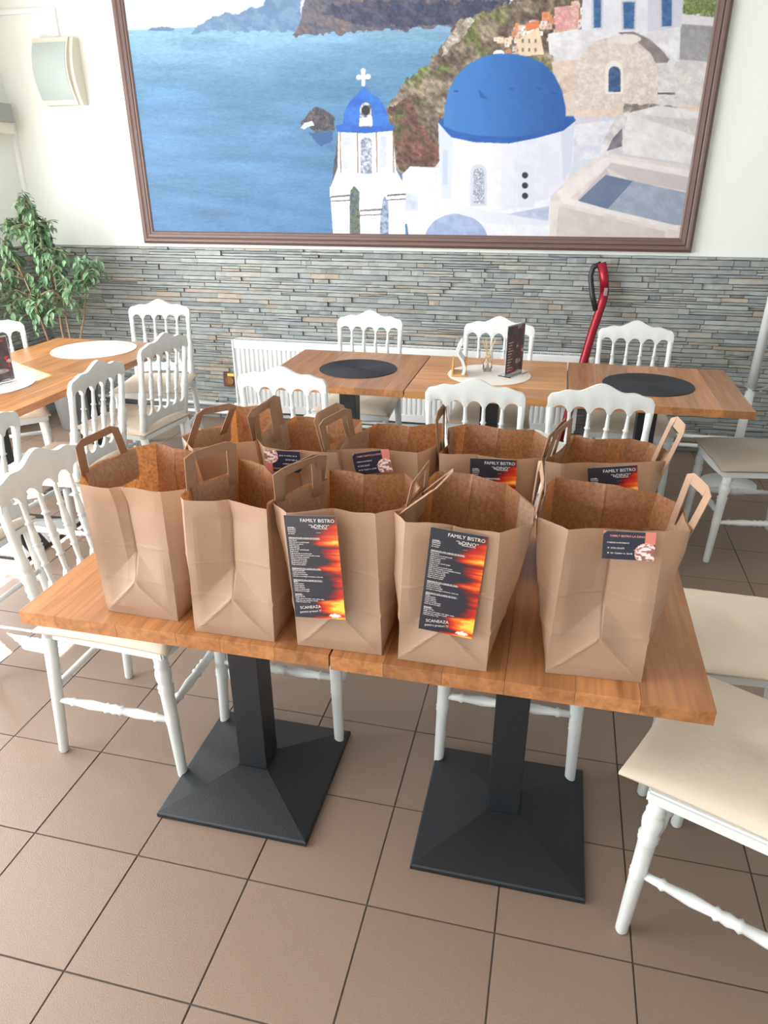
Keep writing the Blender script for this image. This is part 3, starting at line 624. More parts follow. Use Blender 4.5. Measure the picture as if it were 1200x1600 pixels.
 ((112,126,152),(104,120,148),0,0.04,20,None,[(1.298,1.478),(1.438,1.615),(1.592,1.582),(1.471,1.434)]),
 ((164,174,192),(152,162,182),0,0.04,20,None,[(1.592,1.582),(1.902,1.519),(1.896,1.353),(1.851,1.352),(1.471,1.434)]),
 ((206,196,194),(214,206,204),0,0.02,20,None,[(1.192,1.45),(1.805,1.317),(1.813,1.262),(1.193,1.253)]),
 ((226,228,238),(236,238,246),0,0.015,20,None,[(0.464,1.897),(0.549,1.814),(0.898,1.78),(1.235,1.896),(1.247,1.691),(1.231,1.606),(1.137,1.525),(1.156,1.246),(0.305,1.233),(0.25,1.524),(0.253,1.623),(0.3,1.664),(0.478,1.656)]),
 ((208,216,234),None,0,0.01,20,None,[(0.464,1.891),(0.553,1.817),(0.554,1.482),(0.491,1.489)]),
 ((216,220,234),(224,227,240),0,0.01,20,None,[(0.839,1.784),(1.236,1.89),(1.244,1.652),(1.225,1.592),(1.133,1.491),(0.856,1.42)]),
 ((206,212,230),None,0,0.01,20,None,[(1.165,1.834),(1.236,1.89),(1.244,1.652),(1.205,1.579)]),
 ((218,222,236),(230,232,242),0,0.02,20,None,[(0.3,1.664),(0.478,1.656),(0.498,1.525),(0.381,1.489),(0.352,1.345),(0.263,1.344),(0.253,1.623)]),
 ((190,200,224),(206,212,230),0,0.03,20,None,[(0.262,1.524),(0.349,1.503),(0.351,1.417),(0.271,1.417)]),
 ((170,186,220),(150,168,206),0,0.02,20,None,[(0.79,1.247),(0.787,1.265),(0.783,1.283),(0.776,1.3),(0.767,1.316),(0.755,1.332),(0.742,1.346),(0.727,1.359),(0.71,1.371),(0.692,1.381),(0.673,1.389),(0.652,1.396),(0.631,1.401),(0.609,1.404),(0.588,1.404),(0.566,1.403),(0.544,1.4),(0.523,1.395),(0.503,1.388),(0.484,1.379),(0.466,1.369),(0.45,1.357),(0.436,1.343),(0.423,1.328),(0.413,1.313),(0.404,1.296),(0.398,1.278),(0.395,1.26),(0.394,1.242)]),
 ((222,226,238),None,0,0.01,20,None,[(0.362,1.46),(0.538,1.482),(0.772,1.42),(1.139,1.387),(1.143,1.345),(0.776,1.349),(0.678,1.384),(0.54,1.418),(0.431,1.364),(0.345,1.263),(0.304,1.307)]),
 ((178,188,214),(200,206,226),0,0.02,20,None,[(0.887,1.403),(1.137,1.45),(1.141,1.366)]),
 ((206,210,224),None,0,0.01,20,None,[(0.671,1.448),(0.662,1.632),(0.664,1.645),(0.67,1.657),(0.681,1.667),(0.694,1.673),(0.709,1.675),(0.724,1.673),(0.738,1.667),(0.749,1.657),(0.757,1.645),(0.76,1.631),(0.77,1.448)]),
 ((150,158,176),(190,196,208),0,0.5,150,None,[(0.689,1.462),(0.681,1.626),(0.682,1.635),(0.687,1.643),(0.693,1.65),(0.702,1.654),(0.712,1.655),(0.722,1.654),(0.731,1.649),(0.738,1.643),(0.743,1.635),(0.745,1.626),(0.754,1.462)]),
 ((214,219,234),None,0,0.01,20,None,[(0.956,1.442),(0.942,1.632),(0.943,1.645),(0.949,1.657),(0.958,1.666),(0.97,1.672),(0.984,1.674),(0.999,1.671),(1.012,1.665),(1.022,1.656),(1.03,1.644),(1.033,1.632),(1.049,1.442)]),
 ((190,200,222),None,0,0.01,20,None,[(0.5,1.567),(0.495,1.738),(0.496,1.742),(0.498,1.746),(0.501,1.749),(0.505,1.75),(0.51,1.751),(0.514,1.75),(0.519,1.748),(0.522,1.745),(0.524,1.742),(0.525,1.737),(0.531,1.567)]),
 ((44,48,58),None,0,0,20,None,[(1.002,1.613),(0.999,1.622),(0.992,1.628),(0.982,1.63),(0.973,1.628),(0.967,1.622),(0.965,1.613),(0.968,1.605),(0.976,1.599),(0.985,1.596),(0.994,1.599),(1.0,1.605),(1.002,1.613)]),
 ((44,48,58),None,0,0,20,None,[(1.006,1.559),(1.003,1.568),(0.996,1.574),(0.987,1.576),(0.977,1.574),(0.971,1.568),(0.969,1.559),(0.973,1.551),(0.98,1.544),(0.989,1.542),(0.998,1.544),(1.004,1.551),(1.006,1.559)]),
 ((44,48,58),None,0,0,20,None,[(1.011,1.504),(1.008,1.513),(1.0,1.519),(0.991,1.522),(0.982,1.519),(0.975,1.513),(0.974,1.504),(0.977,1.496),(0.984,1.489),(0.994,1.487),(1.003,1.489),(1.009,1.496),(1.011,1.504)]),
 ((36,88,168),(44,98,178),0,0.03,20,None,[(0.46,1.897),(0.486,1.916),(1.227,1.912),(1.243,1.89),(1.178,1.84),(1.026,1.804),(0.88,1.78),(0.677,1.789),(0.541,1.817)]),
 ((62,122,190),(42,94,166),0,0.03,8,'dome',[(0.494,1.877),(0.498,1.977),(0.518,2.056),(0.559,2.124),(0.622,2.177),(0.698,2.211),(0.782,2.224),(0.866,2.221),(0.958,2.203),(1.036,2.17),(1.103,2.114),(1.151,2.04),(1.181,1.953),(1.186,1.903),(1.162,1.86),(1.074,1.829),(0.896,1.812),(0.712,1.821),(0.57,1.846)]),
 ((40,90,164),None,0,0,20,None,[(0.685,2.058),(0.731,2.02),(0.753,2.0),(0.702,2.014)]),
 ((36,84,156),None,0,0,20,None,[(0.86,2.06),(0.889,2.056),(0.886,2.047),(0.861,2.051)]),
 ((36,84,156),None,0,0,20,None,[(1.011,2.056),(1.04,2.052),(1.037,2.043),(1.012,2.047)]),
 ((36,84,156),None,0,0,20,None,[(1.097,2.029),(1.125,2.026),(1.123,2.017),(1.098,2.02)]),
 ((36,84,156),None,0,0,20,None,[(0.547,2.056),(0.577,2.052),(0.573,2.042),(0.548,2.046)]),
 ((236,238,242),None,0,0,20,None,[(0.824,2.222),(0.824,2.224),(0.823,2.226),(0.822,2.228),(0.821,2.23),(0.819,2.232),(0.817,2.234),(0.814,2.235),(0.812,2.237),(0.809,2.238),(0.806,2.239),(0.802,2.24),(0.799,2.24),(0.795,2.241),(0.792,2.241),(0.788,2.241),(0.785,2.241),(0.781,2.24),(0.778,2.24),(0.775,2.239),(0.772,2.238),(0.77,2.237),(0.767,2.235),(0.766,2.234),(0.764,2.232),(0.763,2.23),(0.762,2.228),(0.761,2.226),(0.761,2.224)]),
 ((240,242,248),(226,230,242),0,0.02,20,None,[(-0.145,1.864),(0.19,1.865),(0.214,1.644),(0.27,1.553),(0.273,1.232),(-0.195,1.225),(-0.209,1.539),(-0.155,1.66)]),
 ((206,212,226),(190,198,216),0,0.03,20,None,[(-0.131,1.653),(-0.127,1.797),(-0.125,1.806),(-0.12,1.814),(-0.112,1.821),(-0.102,1.825),(-0.092,1.826),(-0.081,1.824),(-0.072,1.82),(-0.065,1.813),(-0.06,1.805),(-0.059,1.796),(-0.062,1.652)]),
 ((206,212,226),(190,198,216),0,0.03,20,None,[(0.111,1.658),(0.112,1.811),(0.113,1.817),(0.116,1.822),(0.121,1.826),(0.127,1.829),(0.133,1.829),(0.14,1.828),(0.146,1.826),(0.151,1.822),(0.154,1.816),(0.155,1.811),(0.154,1.658)]),
 ((120,132,152),(206,210,220),0,0.2,80,None,[(-0.01,1.624),(-0.007,1.794),(-0.005,1.803),(0.0,1.812),(0.008,1.819),(0.018,1.823),(0.029,1.824),(0.04,1.823),(0.05,1.818),(0.058,1.811),(0.063,1.803),(0.064,1.793),(0.062,1.624)]),
 ((150,118,92),None,0.002,0.2,80,None,[(-0.137,1.854),(-0.129,1.854),(-0.132,1.632),(-0.14,1.632)]),
 ((150,118,92),None,0.002,0.2,80,None,[(-0.03,1.852),(-0.022,1.852),(-0.022,1.631),(-0.03,1.631)]),
 ((150,118,92),None,0.002,0.2,80,None,[(0.088,1.85),(0.096,1.85),(0.099,1.631),(0.091,1.631)]),
 ((150,118,92),None,0.002,0.2,80,None,[(0.19,1.849),(0.198,1.849),(0.202,1.63),(0.194,1.63)]),
 ((70,92,106),(110,112,92),0.003,0.3,60,None,[(-0.092,1.257),(-0.082,1.524),(-0.052,1.56),(-0.02,1.524),(-0.017,1.258)]),
 ((104,124,150),(170,184,206),0,0.15,40,None,[(0.108,1.26),(0.118,1.46),(0.142,1.503),(0.166,1.46),(0.166,1.261)]),
 ((212,218,232),(236,240,246),0,0.01,20,None,[(-0.186,1.488),(-0.083,1.473),(-0.089,1.227),(-0.195,1.225)]),
 ((246,246,250),None,0,0.01,20,None,[(-0.209,1.553),(-0.077,1.56),(-0.078,1.502),(-0.211,1.495)]),
 ((112,104,100),None,0.002,0.3,60,None,[(-0.206,1.502),(-0.078,1.51),(-0.078,1.499),(-0.207,1.491)]),
 ((112,104,100),None,0.002,0.3,60,None,[(-0.207,1.473),(-0.078,1.481),(-0.079,1.473),(-0.208,1.466)]),
 ((246,246,250),None,0,0.01,20,None,[(-0.021,1.474),(0.126,1.481),(0.125,1.423),(-0.022,1.415)]),
 ((112,104,100),None,0.002,0.3,60,None,[(-0.018,1.422),(0.125,1.431),(0.125,1.42),(-0.018,1.411)]),
 ((112,104,100),None,0.002,0.3,60,None,[(-0.018,1.393),(0.125,1.401),(0.125,1.394),(-0.019,1.386)]),
 ((246,246,250),None,0,0.01,20,None,[(0.15,1.56),(0.273,1.567),(0.274,1.51),(0.15,1.503)]),
 ((112,104,100),None,0.002,0.3,60,None,[(0.154,1.51),(0.274,1.517),(0.274,1.507),(0.154,1.499)]),
 ((112,104,100),None,0.002,0.3,60,None,[(0.154,1.481),(0.274,1.489),(0.274,1.482),(0.154,1.474)]),
 ((48,104,196),(40,92,180),0,0.02,20,None,[(-0.164,1.885),(-0.072,1.907),(0.143,1.906),(0.205,1.882),(0.19,1.855),(0.026,1.844),(-0.149,1.854)]),
 ((52,116,204),(40,96,186),0,0.03,20,None,[(-0.116,1.887),(-0.106,1.954),(-0.069,2.012),(-0.01,2.06),(0.018,2.088),(0.044,2.059),(0.105,2.028),(0.151,1.968),(0.167,1.896),(0.143,1.88)]),
 ((92,96,104),(230,230,236),0,0.1,50,None,[(-0.009,1.879),(-0.008,1.975),(-0.006,1.984),(-0.0,1.992),(0.007,1.999),(0.017,2.003),(0.028,2.004),(0.039,2.002),(0.048,1.998),(0.056,1.991),(0.061,1.983),(0.062,1.974),(0.061,1.878)]),
 ((235,235,240),None,0,0.02,20,None,[(-0.012,1.925),(0.066,1.931),(0.069,1.884),(-0.013,1.882)]),
 ((44,40,40),None,0,0,20,None,[(0.055,1.964),(0.051,1.977),(0.041,1.987),(0.028,1.991),(0.014,1.987),(0.004,1.978),(0.0,1.965),(0.004,1.952),(0.013,1.942),(0.027,1.938),(0.041,1.941),(0.051,1.951),(0.055,1.964)]),
 ((240,242,246),None,0,0,20,None,[(0.004,2.159),(0.027,2.158),(0.025,2.088),(0.006,2.089)]),
 ((240,242,246),None,0,0,20,None,[(-0.02,2.144),(0.049,2.145),(0.049,2.126),(-0.02,2.125)]),
 ((240,242,246),None,0,0,20,None,[(0.03,2.164),(0.028,2.172),(0.02,2.177),(0.011,2.177),(0.003,2.173),(-0.0,2.165),(0.003,2.158),(0.01,2.153),(0.02,2.153),(0.027,2.157),(0.03,2.164)]),
 ((240,242,246),None,0,0,20,None,[(0.003,2.133),(0.0,2.141),(-0.007,2.146),(-0.017,2.146),(-0.024,2.142),(-0.028,2.134),(-0.025,2.127),(-0.017,2.122),(-0.008,2.122),(0.0,2.126),(0.003,2.133)]),
 ((240,242,246),None,0,0,20,None,[(0.061,2.135),(0.058,2.143),(0.05,2.147),(0.041,2.148),(0.033,2.143),(0.03,2.136),(0.033,2.128),(0.04,2.123),(0.05,2.123),(0.058,2.128),(0.061,2.135)]),
]
def build_mural():
    X0, X1, Z0, Z1 = -1.46, 1.885, 1.283, 2.78
    nx, nz = 800, 360
    X, Z = np.meshgrid(np.linspace(X0, X1, nx), np.linspace(Z0, Z1, nz))
    img = np.zeros((nz, nx, 3))
    # sky with soft clouds
    c = np.clip((fbm(X, Z*2, 2.2, 5)-0.35)*3, 0, 1)[..., None]
    img[:] = np.array((196, 206, 222))*(1-c)+np.array((236, 236, 238))*c
    # sea
    hz = 2.42
    t = np.clip((hz-Z)/(hz-Z0), 0, 1)[..., None]
    top, midc, bot = np.array((134, 174, 204)), np.array((88, 134, 172)), np.array((76, 116, 158))
    sea = np.where(t < 0.3, top*(1-t/0.3)+midc*(t/0.3), midc*(1-(t-0.3)/0.7)+bot*((t-0.3)/0.7))
    r1 = fbm(X*0.5+Z*0.8, Z*3, 5, 9)[..., None]; r2 = fbm(X*2, Z*9, 22, 31)[..., None]
    sea = sea*(1+(r1-0.5)*0.3+(r2-0.5)*0.2)
    img = np.where(Z[..., None] < hz, sea, img)
    k = 0
    for (c1, c2, rough, nzv, ns, mixc, pts) in MURAL:
        k += 1
        px = [p[0] for p in pts]; pz = [p[1] for p in pts]
        pad = rough+0.01
        a, b = np.searchsorted(X[0], (min(px)-pad, max(px)+pad)); e, g = np.searchsorted(Z[:, 0], (min(pz)-pad, max(pz)+pad))
        if a >= b or e >= g: continue
        xs, zs = X[e:g, a:b], Z[e:g, a:b]
        if rough:
            xs2 = xs+(fbm(xs, zs, 26, k, 3)-0.5)*3*rough; zs2 = zs+(fbm(xs, zs, 26, k+50, 3)-0.5)*3*rough
        else: xs2, zs2 = xs, zs
        ex, ez = (X1-X0)/nx, (Z1-Z0)/nz
        al = np.zeros(xs.shape)
        for ox, oz in ((-.25, -.25), (.25, -.25), (-.25, .25), (.25, .25)): al += inside(xs2+ox*ex, zs2+oz*ez, pts)
        al = (al/4)[..., None]
        col = np.array(c1, float)*np.ones(xs.shape+(3,))
        if mixc == 'dome':
            cx = (min(px)+max(px))/2; u = np.clip(0.5+(xs-cx)/(max(px)-min(px)), 0, 1)[..., None]
            col = col*(1-u)+np.array(c2)*u; col = col*(1.06-0.12*np.abs(u-0.3))
        elif c2 is not None:
            q = np.clip((fbm(xs+zs*0.4, zs*1.3, ns*0.9, k+7, 5)-0.5)*3.2+0.5, 0, 1)[..., None]
            col = col*(1-q)+np.array(c2)*q
            if isinstance(mixc, tuple):
                q = np.clip((fbm(xs, zs, ns*0.8, k+17, 5)-0.55)*7, 0, 1)[..., None]; col = col*(1-q)+np.array(mixc)*q
        if nzv: col = col*(1+(fbm(xs+zs*0.6, zs, ns*3.4, k+3, 5)-0.5)[..., None]*2.6*nzv)
        img[e:g, a:b] = img[e:g, a:b]*(1-al)+col*al
    # printing seams between the wallpaper strips
    for xs_ in (0.0, 0.46, 0.93): img *= (1-0.03*(np.abs(X-xs_) < 0.003))[..., None]
    root = empty('framed_mural', (0, WY, 0), label='huge framed seascape picture with white church and blue domes above the slate wall', cat='picture')
    img = img*0.9+4
    color_grid('printed_canvas', img, X0, Z0, X1, Z1, M['print'], root, -0.02)
    box_obj('backing_board', (X0, -0.018, Z0, X1, 0, Z1), M['frame'], root)
    # moulded frame rails: stepped profile (outwards, towards the viewer)
    prof = [(0.0, 0.0), (0.0, 0.024), (0.008, 0.03), (0.016, 0.03), (0.02, 0.036), (0.036, 0.04), (0.042, 0.034), (0.05, 0.04), (0.062, 0.042), (0.07, 0.034), (0.078, 0.03), (0.08, 0.0)]
    corners = [(X0, Z0, -1, -1), (X1, Z0, 1, -1), (X1, Z1, 1, 1), (X0, Z1, -1, 1)]
    for i in range(4):
        A, B = corners[i], corners[(i+1) % 4]; bm = bmesh.new()
        ra = [bm.verts.new((A[0]+A[2]*u, -v, A[1]+A[3]*u)) for u, v in prof]
        rb = [bm.verts.new((B[0]+B[2]*u, -v, B[1]+B[3]*u)) for u, v in prof]
        for q in range(len(prof)-1): bm.faces.new((ra[q], rb[q], rb[q+1], ra[q+1]))
        bm.faces.new(ra); bm.faces.new(rb[::-1])
        bm_obj('frame_rail', bm, M['frame'], root)
build_mural()
# ------------------------------------------------------------------ radiator, pipes, socket, speaker and other wall things
def build_radiator():
    x0, x1, z0, z1 = -0.91, 1.42, 0.10, 0.60
    yf, yb = 3.745, 3.84
    root = empty('radiator', ((x0+x1)/2, yb, 0), label='long white ribbed panel radiator on the slate wall behind the back tables', cat='radiator')
    cx = (x0+x1)/2; L = (x1-x0)/2
    bm = bmesh.new(); pts = []; n = 68; p = (2*L-0.05)/n
    for i in range(n):
        a = -L+0.025+i*p
        pts += [(a, 0.0), (a+p*0.22, -0.009), (a+p*0.62, -0.009), (a+p*0.84, 0.0)]
    pts = [(-L, 0)]+pts+[(L, 0)]
    zs = [z0+0.05, z1-0.055]
    rows = [[bm.verts.new((q[0], yf+0.012-yb+q[1], z)) for q in pts] for z in zs]
    for k in range(len(pts)-1): bm.faces.new((rows[0][k], rows[0][k+1], rows[1][k+1], rows[1][k]))
    bm_obj('ribbed_panel', bm, M['metalwhite'], root)
    bm = bmesh.new()
    box(bm, -L, yf-yb+0.002, z0, L, yf-yb+0.016, z0+0.052, bev=0.004); box(bm, -L, yf-yb+0.002, z1-0.058, L, yf-yb+0.016, z1-0.004, bev=0.004)
    bm_obj('panel_rail', bm, M['metalwhite'], root)
    for s in (-1, 1): box_obj('side_cover', (s*L-0.006, yf-yb-0.002, z0+0.02, s*L+0.006, -0.004, z1), M['metalwhite'], root, bev=0.003)
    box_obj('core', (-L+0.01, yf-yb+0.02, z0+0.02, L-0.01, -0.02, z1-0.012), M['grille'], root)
    bm = bmesh.new(); k = int(2*L/0.0125)
    for i in range(k): box(bm, -L+0.01+i*0.0125, yf-yb+0.014, z1-0.008, -L+0.0165+i*0.0125, -0.012, z1-0.002)
    for y in (yf-yb+0.004, -0.016): box(bm, -L, y, z1-0.01, L, y+0.012, z1)
    o = bm_obj('top_grille', bm, M['metalwhite'], root); o['kind'] = 'stuff'
    for x in (-0.8, 0.0, 0.8): box_obj('wall_bracket', (x, -0.03, 0.2, x+0.03, 0.02, 0.5), M['metalwhite'], root)
    bm = bmesh.new(); lathe(bm, [(0, 0.009), (0.03, 0.012), (0.05, 0.009), (0.05, 0.019), (0.1, 0.021), (0.108, 0.015), (0.11, 0)], (L+0.06, -0.05, 0.48), (L+0.06, -0.05, 0.7))
    bm_obj('thermostat_head', bm, M['metalwhite'], root, True)
    bm = bmesh.new(); tube(bm, [(L+0.0, -0.05, 0.475), (L+0.06, -0.05, 0.475)], 0.012); tube(bm, [(L+0.06, -0.05, 0.5), (L+0.06, -0.05, 0.12)], 0.009)
    bm_obj('valve', bm, M['steel'], root, True)
    bm = bmesh.new(); tube(bm, [(-L+0.02, -0.05, 0.13), (-L-0.04, -0.05, 0.13), (-L-0.05, -0.05, 0.10), (-L-0.05, -0.045, 0.06)], 0.011)
    bm_obj('return_elbow', bm, M['metalwhite'], root, True)
build_radiator()
bm = bmesh.new(); tube(bm, [(WX+0.03, 3.815, 0.055), (RX-0.02, 3.815, 0.055)], 0.013, 10)
tag(bm_obj('heating_pipe', bm, M['metalwhite'], None, True), 'lower of two white heating pipes along the foot of the slate wall', 'pipe', 'white heating pipes')
for xa_, xb_, lab in ((WX+0.03, -0.975, 'upper white heating pipe left of the radiator, along the wall foot'), (1.50, RX-0.02, 'upper white heating pipe right of the radiator, along the wall foot')):
    bm = bmesh.new(); tube(bm, [(xa_, 3.815, 0.115), (xb_, 3.815, 0.115)], 0.012, 10); tag(bm_obj('heating_pipe', bm, M['metalwhite'], None, True), lab, 'pipe', 'white heating pipes')

root = empty('wall_socket', (-1.0, 3.845, 0.29), label='brown wall socket with a yellow sticker left of the radiator', cat='socket')
box_obj('face_plate', (-0.045, -0.014, -0.045, 0.045, 0.02, 0.055), M['brownplastic'], root, bev=0.004)
bm = bmesh.new(); lathe(bm, [(0, 0.03), (0.006, 0.03), (0.006, 0.024), (0.001, 0.022)], (0.005, -0.014, 0), (0.005, -0.1, 0), 20); bm_obj('socket_ring', bm, M['brass'], root)
box_obj('sticker', (-0.01, -0.0165, 0.032, 0.04, -0.0145, 0.052), M['yellow'], root)

# wall loudspeaker
root = empty('wall_speaker', (-1.955, WY, 2.03), label='pale curved loudspeaker mounted high on the white wall left of the picture', cat='speaker')
def arcp(d0, n=14): return [(-(0.03+d0*math.sin(PI*(0.10+0.80*i/n))**0.8), 0.365*i/n) for i in range(n+1)]
bm = bmesh.new(); prism(bm, [(0, 0)]+[(y*0.8, z) for y, z in arcp(0.10)]+[(0, 0.365)], 'x', -0.135, 0.135); o = bm_obj('cabinet', bm, M['ivory'], root)
bm = bmesh.new(); P1 = arcp(0.10); prism(bm, [(y-0.0, z) for y, z in P1]+[(y*0.7, z) for y, z in P1[::-1]], 'x', -0.142, 0.11); bm_obj('front_shell', bm, M['ivory'], root)
bm = bmesh.new(); P2 = [(y-0.003, z) for y, z in P1[1:-1]]; prism(bm, P2+[(y+0.004, z) for y, z in P2[::-1]], 'x', -0.132, 0.1); bm_obj('grille_cloth', bm, M['mesh'], root)
box_obj('badge', (-0.01, -0.078, 0.026, 0.01, -0.07, 0.03), M['blackplastic'], root)
# unit on the left wall with its cable
root = empty('wall_unit', (WX, 3.62, 1.9), label='grey and ivory appliance on the left wall at the frame edge, black cable above', cat='appliance')
box_obj('housing', (0, -0.18, -0.03, 0.09, 0.16, 0.06), M['ivory'], root, bev=0.006); box_obj('grey_cover', (0.0, -0.185, 0.035, 0.105, 0.165, 0.145), M['grey'], root, bev=0.012)
bm = bmesh.new(); tube(bm, [(0.03, 0.14, 0.14), (0.035, 0.15, 0.25), (0.03, 0.12, 0.4), (0.012, 0.05, 0.62), (0.01, 0.02, 0.9)], 0.004, 6); bm_obj('cable', bm, M['blackplastic'], root, True)

# stick vacuum leaning on the wall
def build_vacuum():
    root = empty('stick_vacuum', (1.47, 3.72, 0), label='red stick vacuum with black loop grip leaning on the slate wall', cat='vacuum cleaner')
    def ribbon(pts, r, m, nm):
        bm = bmesh.new(); tube(bm, pts, r, 12); o = bm_obj(nm, bm, m, root, True); return o
    ribbon([(-0.15, -0.16, 0.06), (-0.115, -0.13, 0.2), (-0.05, -0.05, 0.55), (-0.01, 0.0, 0.76), (0.03, 0.045, 0.93), (0.035, 0.055, 0.985)], 0.026, M['red'], 'shaft')
    ribbon([(0.035, 0.055, 0.975), (0.025, 0.065, 1.06), (-0.002, 0.075, 1.145)], 0.027, M['red'], 'grip_front')
    ribbon([(-0.002, 0.075, 1.14), (-0.045, 0.075, 1.12), (-0.055, 0.07, 1.07), (-0.035, 0.05, 0.97), (-0.005, 0.02, 0.88)], 0.016, M['blackplastic'], 'loop_grip')
    box_obj('switch', (0.03, 0.02, 0.965, 0.05, 0.034, 1.01), M['steel'], root, bev=0.003)
    bm = bmesh.new(); lathe(bm, [(0, 0.04), (0.03, 0.055), (0.2, 0.055), (0.26, 0.03)], (-0.12, -0.05, 0.3), (-0.07, 0.0, 0.6), 16); bm_obj('dust_canister', bm, M['blackplastic'], root, True)
    box_obj('floor_head', (-0.27, -0.25, 0.0, -0.02, -0.1, 0.07), M['blackplastic'], root, bev=0.02)
build_vacuum()

# standing pole at the right edge
root = empty('coat_stand', (2.29, 3.32, 0), label='white tubular stand with a ring of hooks at the right edge by the wall', cat='stand')
bm = bmesh.new(); lathe(bm, [(0, 0.15), (0.012, 0.15), (0.03, 0.03)], (0, 0, 0), (0, 0, 1), 28); bm_obj('foot', bm, M['white'], root, True)
bm = bmesh.new(); lathe(bm, [(0.02, 0.024), (0.55, 0.024), (0.55, 0.017), (0.575, 0.017), (0.575, 0.025), (1.85, 0.025), (1.87, 0.0)], (0, 0, 0), (0.02, 0, 1), 16); bm_obj('pole', bm, M['white'], root, True)
for k in range(4):
    a = k*PI/2+0.3; bm = bmesh.new(); tube(bm, [(0.012+0.02*math.cos(a), 0.02*math.sin(a), 0.56), (0.012+0.07*math.cos(a), 0.07*math.sin(a), 0.562), (0.012+0.1*math.cos(a), 0.1*math.sin(a), 0.58)], 0.004, 6)
    bm_obj('hook', bm, M['steel'], root, True)

# ------------------------------------------------------------------ chairs
def seat_y(z): return -0.172-0.14*(z-0.45)      # the back leans backwards
def leg_profile(L, seed=0):
    # (distance from the floor, radius) of a turned leg
    return [(0, 0.0125), (0.004, 0.0145), (0.19, 0.0175), (0.196, 0.0195), (0.202, 0.0175), (0.208, 0.0195), (0.214, 0.018), (0.3, 0.0195), (0.306, 0.0225), (0.313, 0.0195), (0.32, 0.0235), (0.328, 0.0175), (0.345, 0.022), (0.36, 0.0235), (0.375, 0.0215), (0.383, 0.0175), (0.39, 0.0215), (0.398, 0.0185), (L, 0.0205)]
def spindle_profile(L, r):
    k = L
    pr = [(0, r*0.9), (0.05, r*0.75), (0.2, r*0.95), (0.24, r*1.0), (0.25, r*1.5), (0.27, r*1.0), (0.40, r*1.35), (0.44, r*1.5), (0.46, r*1.1), (0.475, r*1.65), (0.49, r*1.1), (0.52, r*1.5), (0.62, r*1.15), (0.70, r*0.9), (0.715, r*1.45), (0.735, r*0.9), (0.9, r*0.75), (1.0, r*0.85)]
    return [(a*k, b) for a, b in pr]
XS = [-0.178+0.356*i/5 for i in range(6)]       # six uprights: two posts, four spindles
def rail_mesh(top, bot, n, hw, thick):
    bm = bmesh.new(); cols = []
    for i in range(n+1):
        x = -hw+2*hw*i/n; t, b = top(x), bot(x)
        zs = [b, (t+b)/2, t]
        f = [bm.verts.new((x, seat_y(z)+thick*(0.5 if 0 < j < 2 else 0.32), z)) for j, z in enumerate(zs)]
        k = [bm.verts.new((x, seat_y(z)-thick*(0.5 if 0 < j < 2 else 0.32), z)) for j, z in enumerate(zs)]
        cols.append(f+k[::-1])
    for A, B in zip(cols, cols[1:]):
        for j in range(6): bm.faces.new((A[j], A[(j+1) % 6], B[(j+1) % 6], B[j]))
    bm.faces.new(cols[0]); bm.faces.new(cols[-1][::-1])
    return bm
def arch_u(x):          # 0 at an upright, 1 in the crown of the arch
    p = 0.356/5; u = ((x+0.178)/p) % 1.0
    if x < -0.178 or x > 0.178: return 0.0
    d = abs(u-0.5)*p; r = 0.0265
    return math.sqrt(max(0.0, 1-(d/r)**2)) if d < r else 0.0
def crest_top(x):
    a = abs(x)/0.19
    z = 0.878+0.040*math.exp(-(a/0.34)**2)+0.012*math.exp(-((a-0.62)/0.16)**2)+0.006*(1-a)
    if a > 0.9: z -= 0.035*((a-0.9)/0.1)**2*0.6
    return z
def cushion_mesh(wx, wy, th):
    bm = bmesh.new(); n = 18; G = []
    def P(i, j, top):
        u, v = -1+2*i/n, -1+2*j/n
        wv = wx*(1.0-0.06*(1-v)/2)
        e = max(0, 1-abs(u)**5)*max(0, 1-abs(v)**5)
        h = th*(e**0.5)*(0.82+0.18*math.cos(u*1.3)*math.cos(v*1.3))
        h -= 0.014*math.exp(-(u*u+v*v)/0.02)+0.006*math.exp(-(u*u+v*v)/0.12)
        h += 0.0012*math.sin(u*22+v*5)*(abs(v)**4)+0.0012*math.sin(v*23)*(abs(u)**4)
        x = u*wv*(1-0.03*(1-v*v)); y = v*wy*(1-0.03*(1-u*u))
        return (x, y, 0.4515+(max(0.004, h) if top else 0.0)+(0.004 if top else 0.0))
    top = [[bm.verts.new(P(i, j, True)) for j in range(n+1)] for i in range(n+1)]
    bot = [[bm.verts.new(P(i, j, False)) for j in range(n+1)] for i in range(n+1)]
    for i in range(n):
        for j in range(n):
            bm.faces.new((top[i][j], top[i+1][j], top[i+1][j+1], top[i][j+1])); bm.faces.new((bot[i][j], bot[i][j+1], bot[i+1][j+1], bot[i+1][j]))
    for i in range(n):
        bm.faces.new((bot[i][0], bot[i+1][0], top[i+1][0], top[i][0])); bm.faces.new((top[i][n], top[i+1][n], bot[i+1][n], bot[i][n]))
        bm.faces.new((top[0][i], top[0][i+1], bot[0][i+1], bot[0][i])); bm.faces.new((bot[n][i], bot[n][i+1], top[n][i+1], top[n][i]))
    return bm
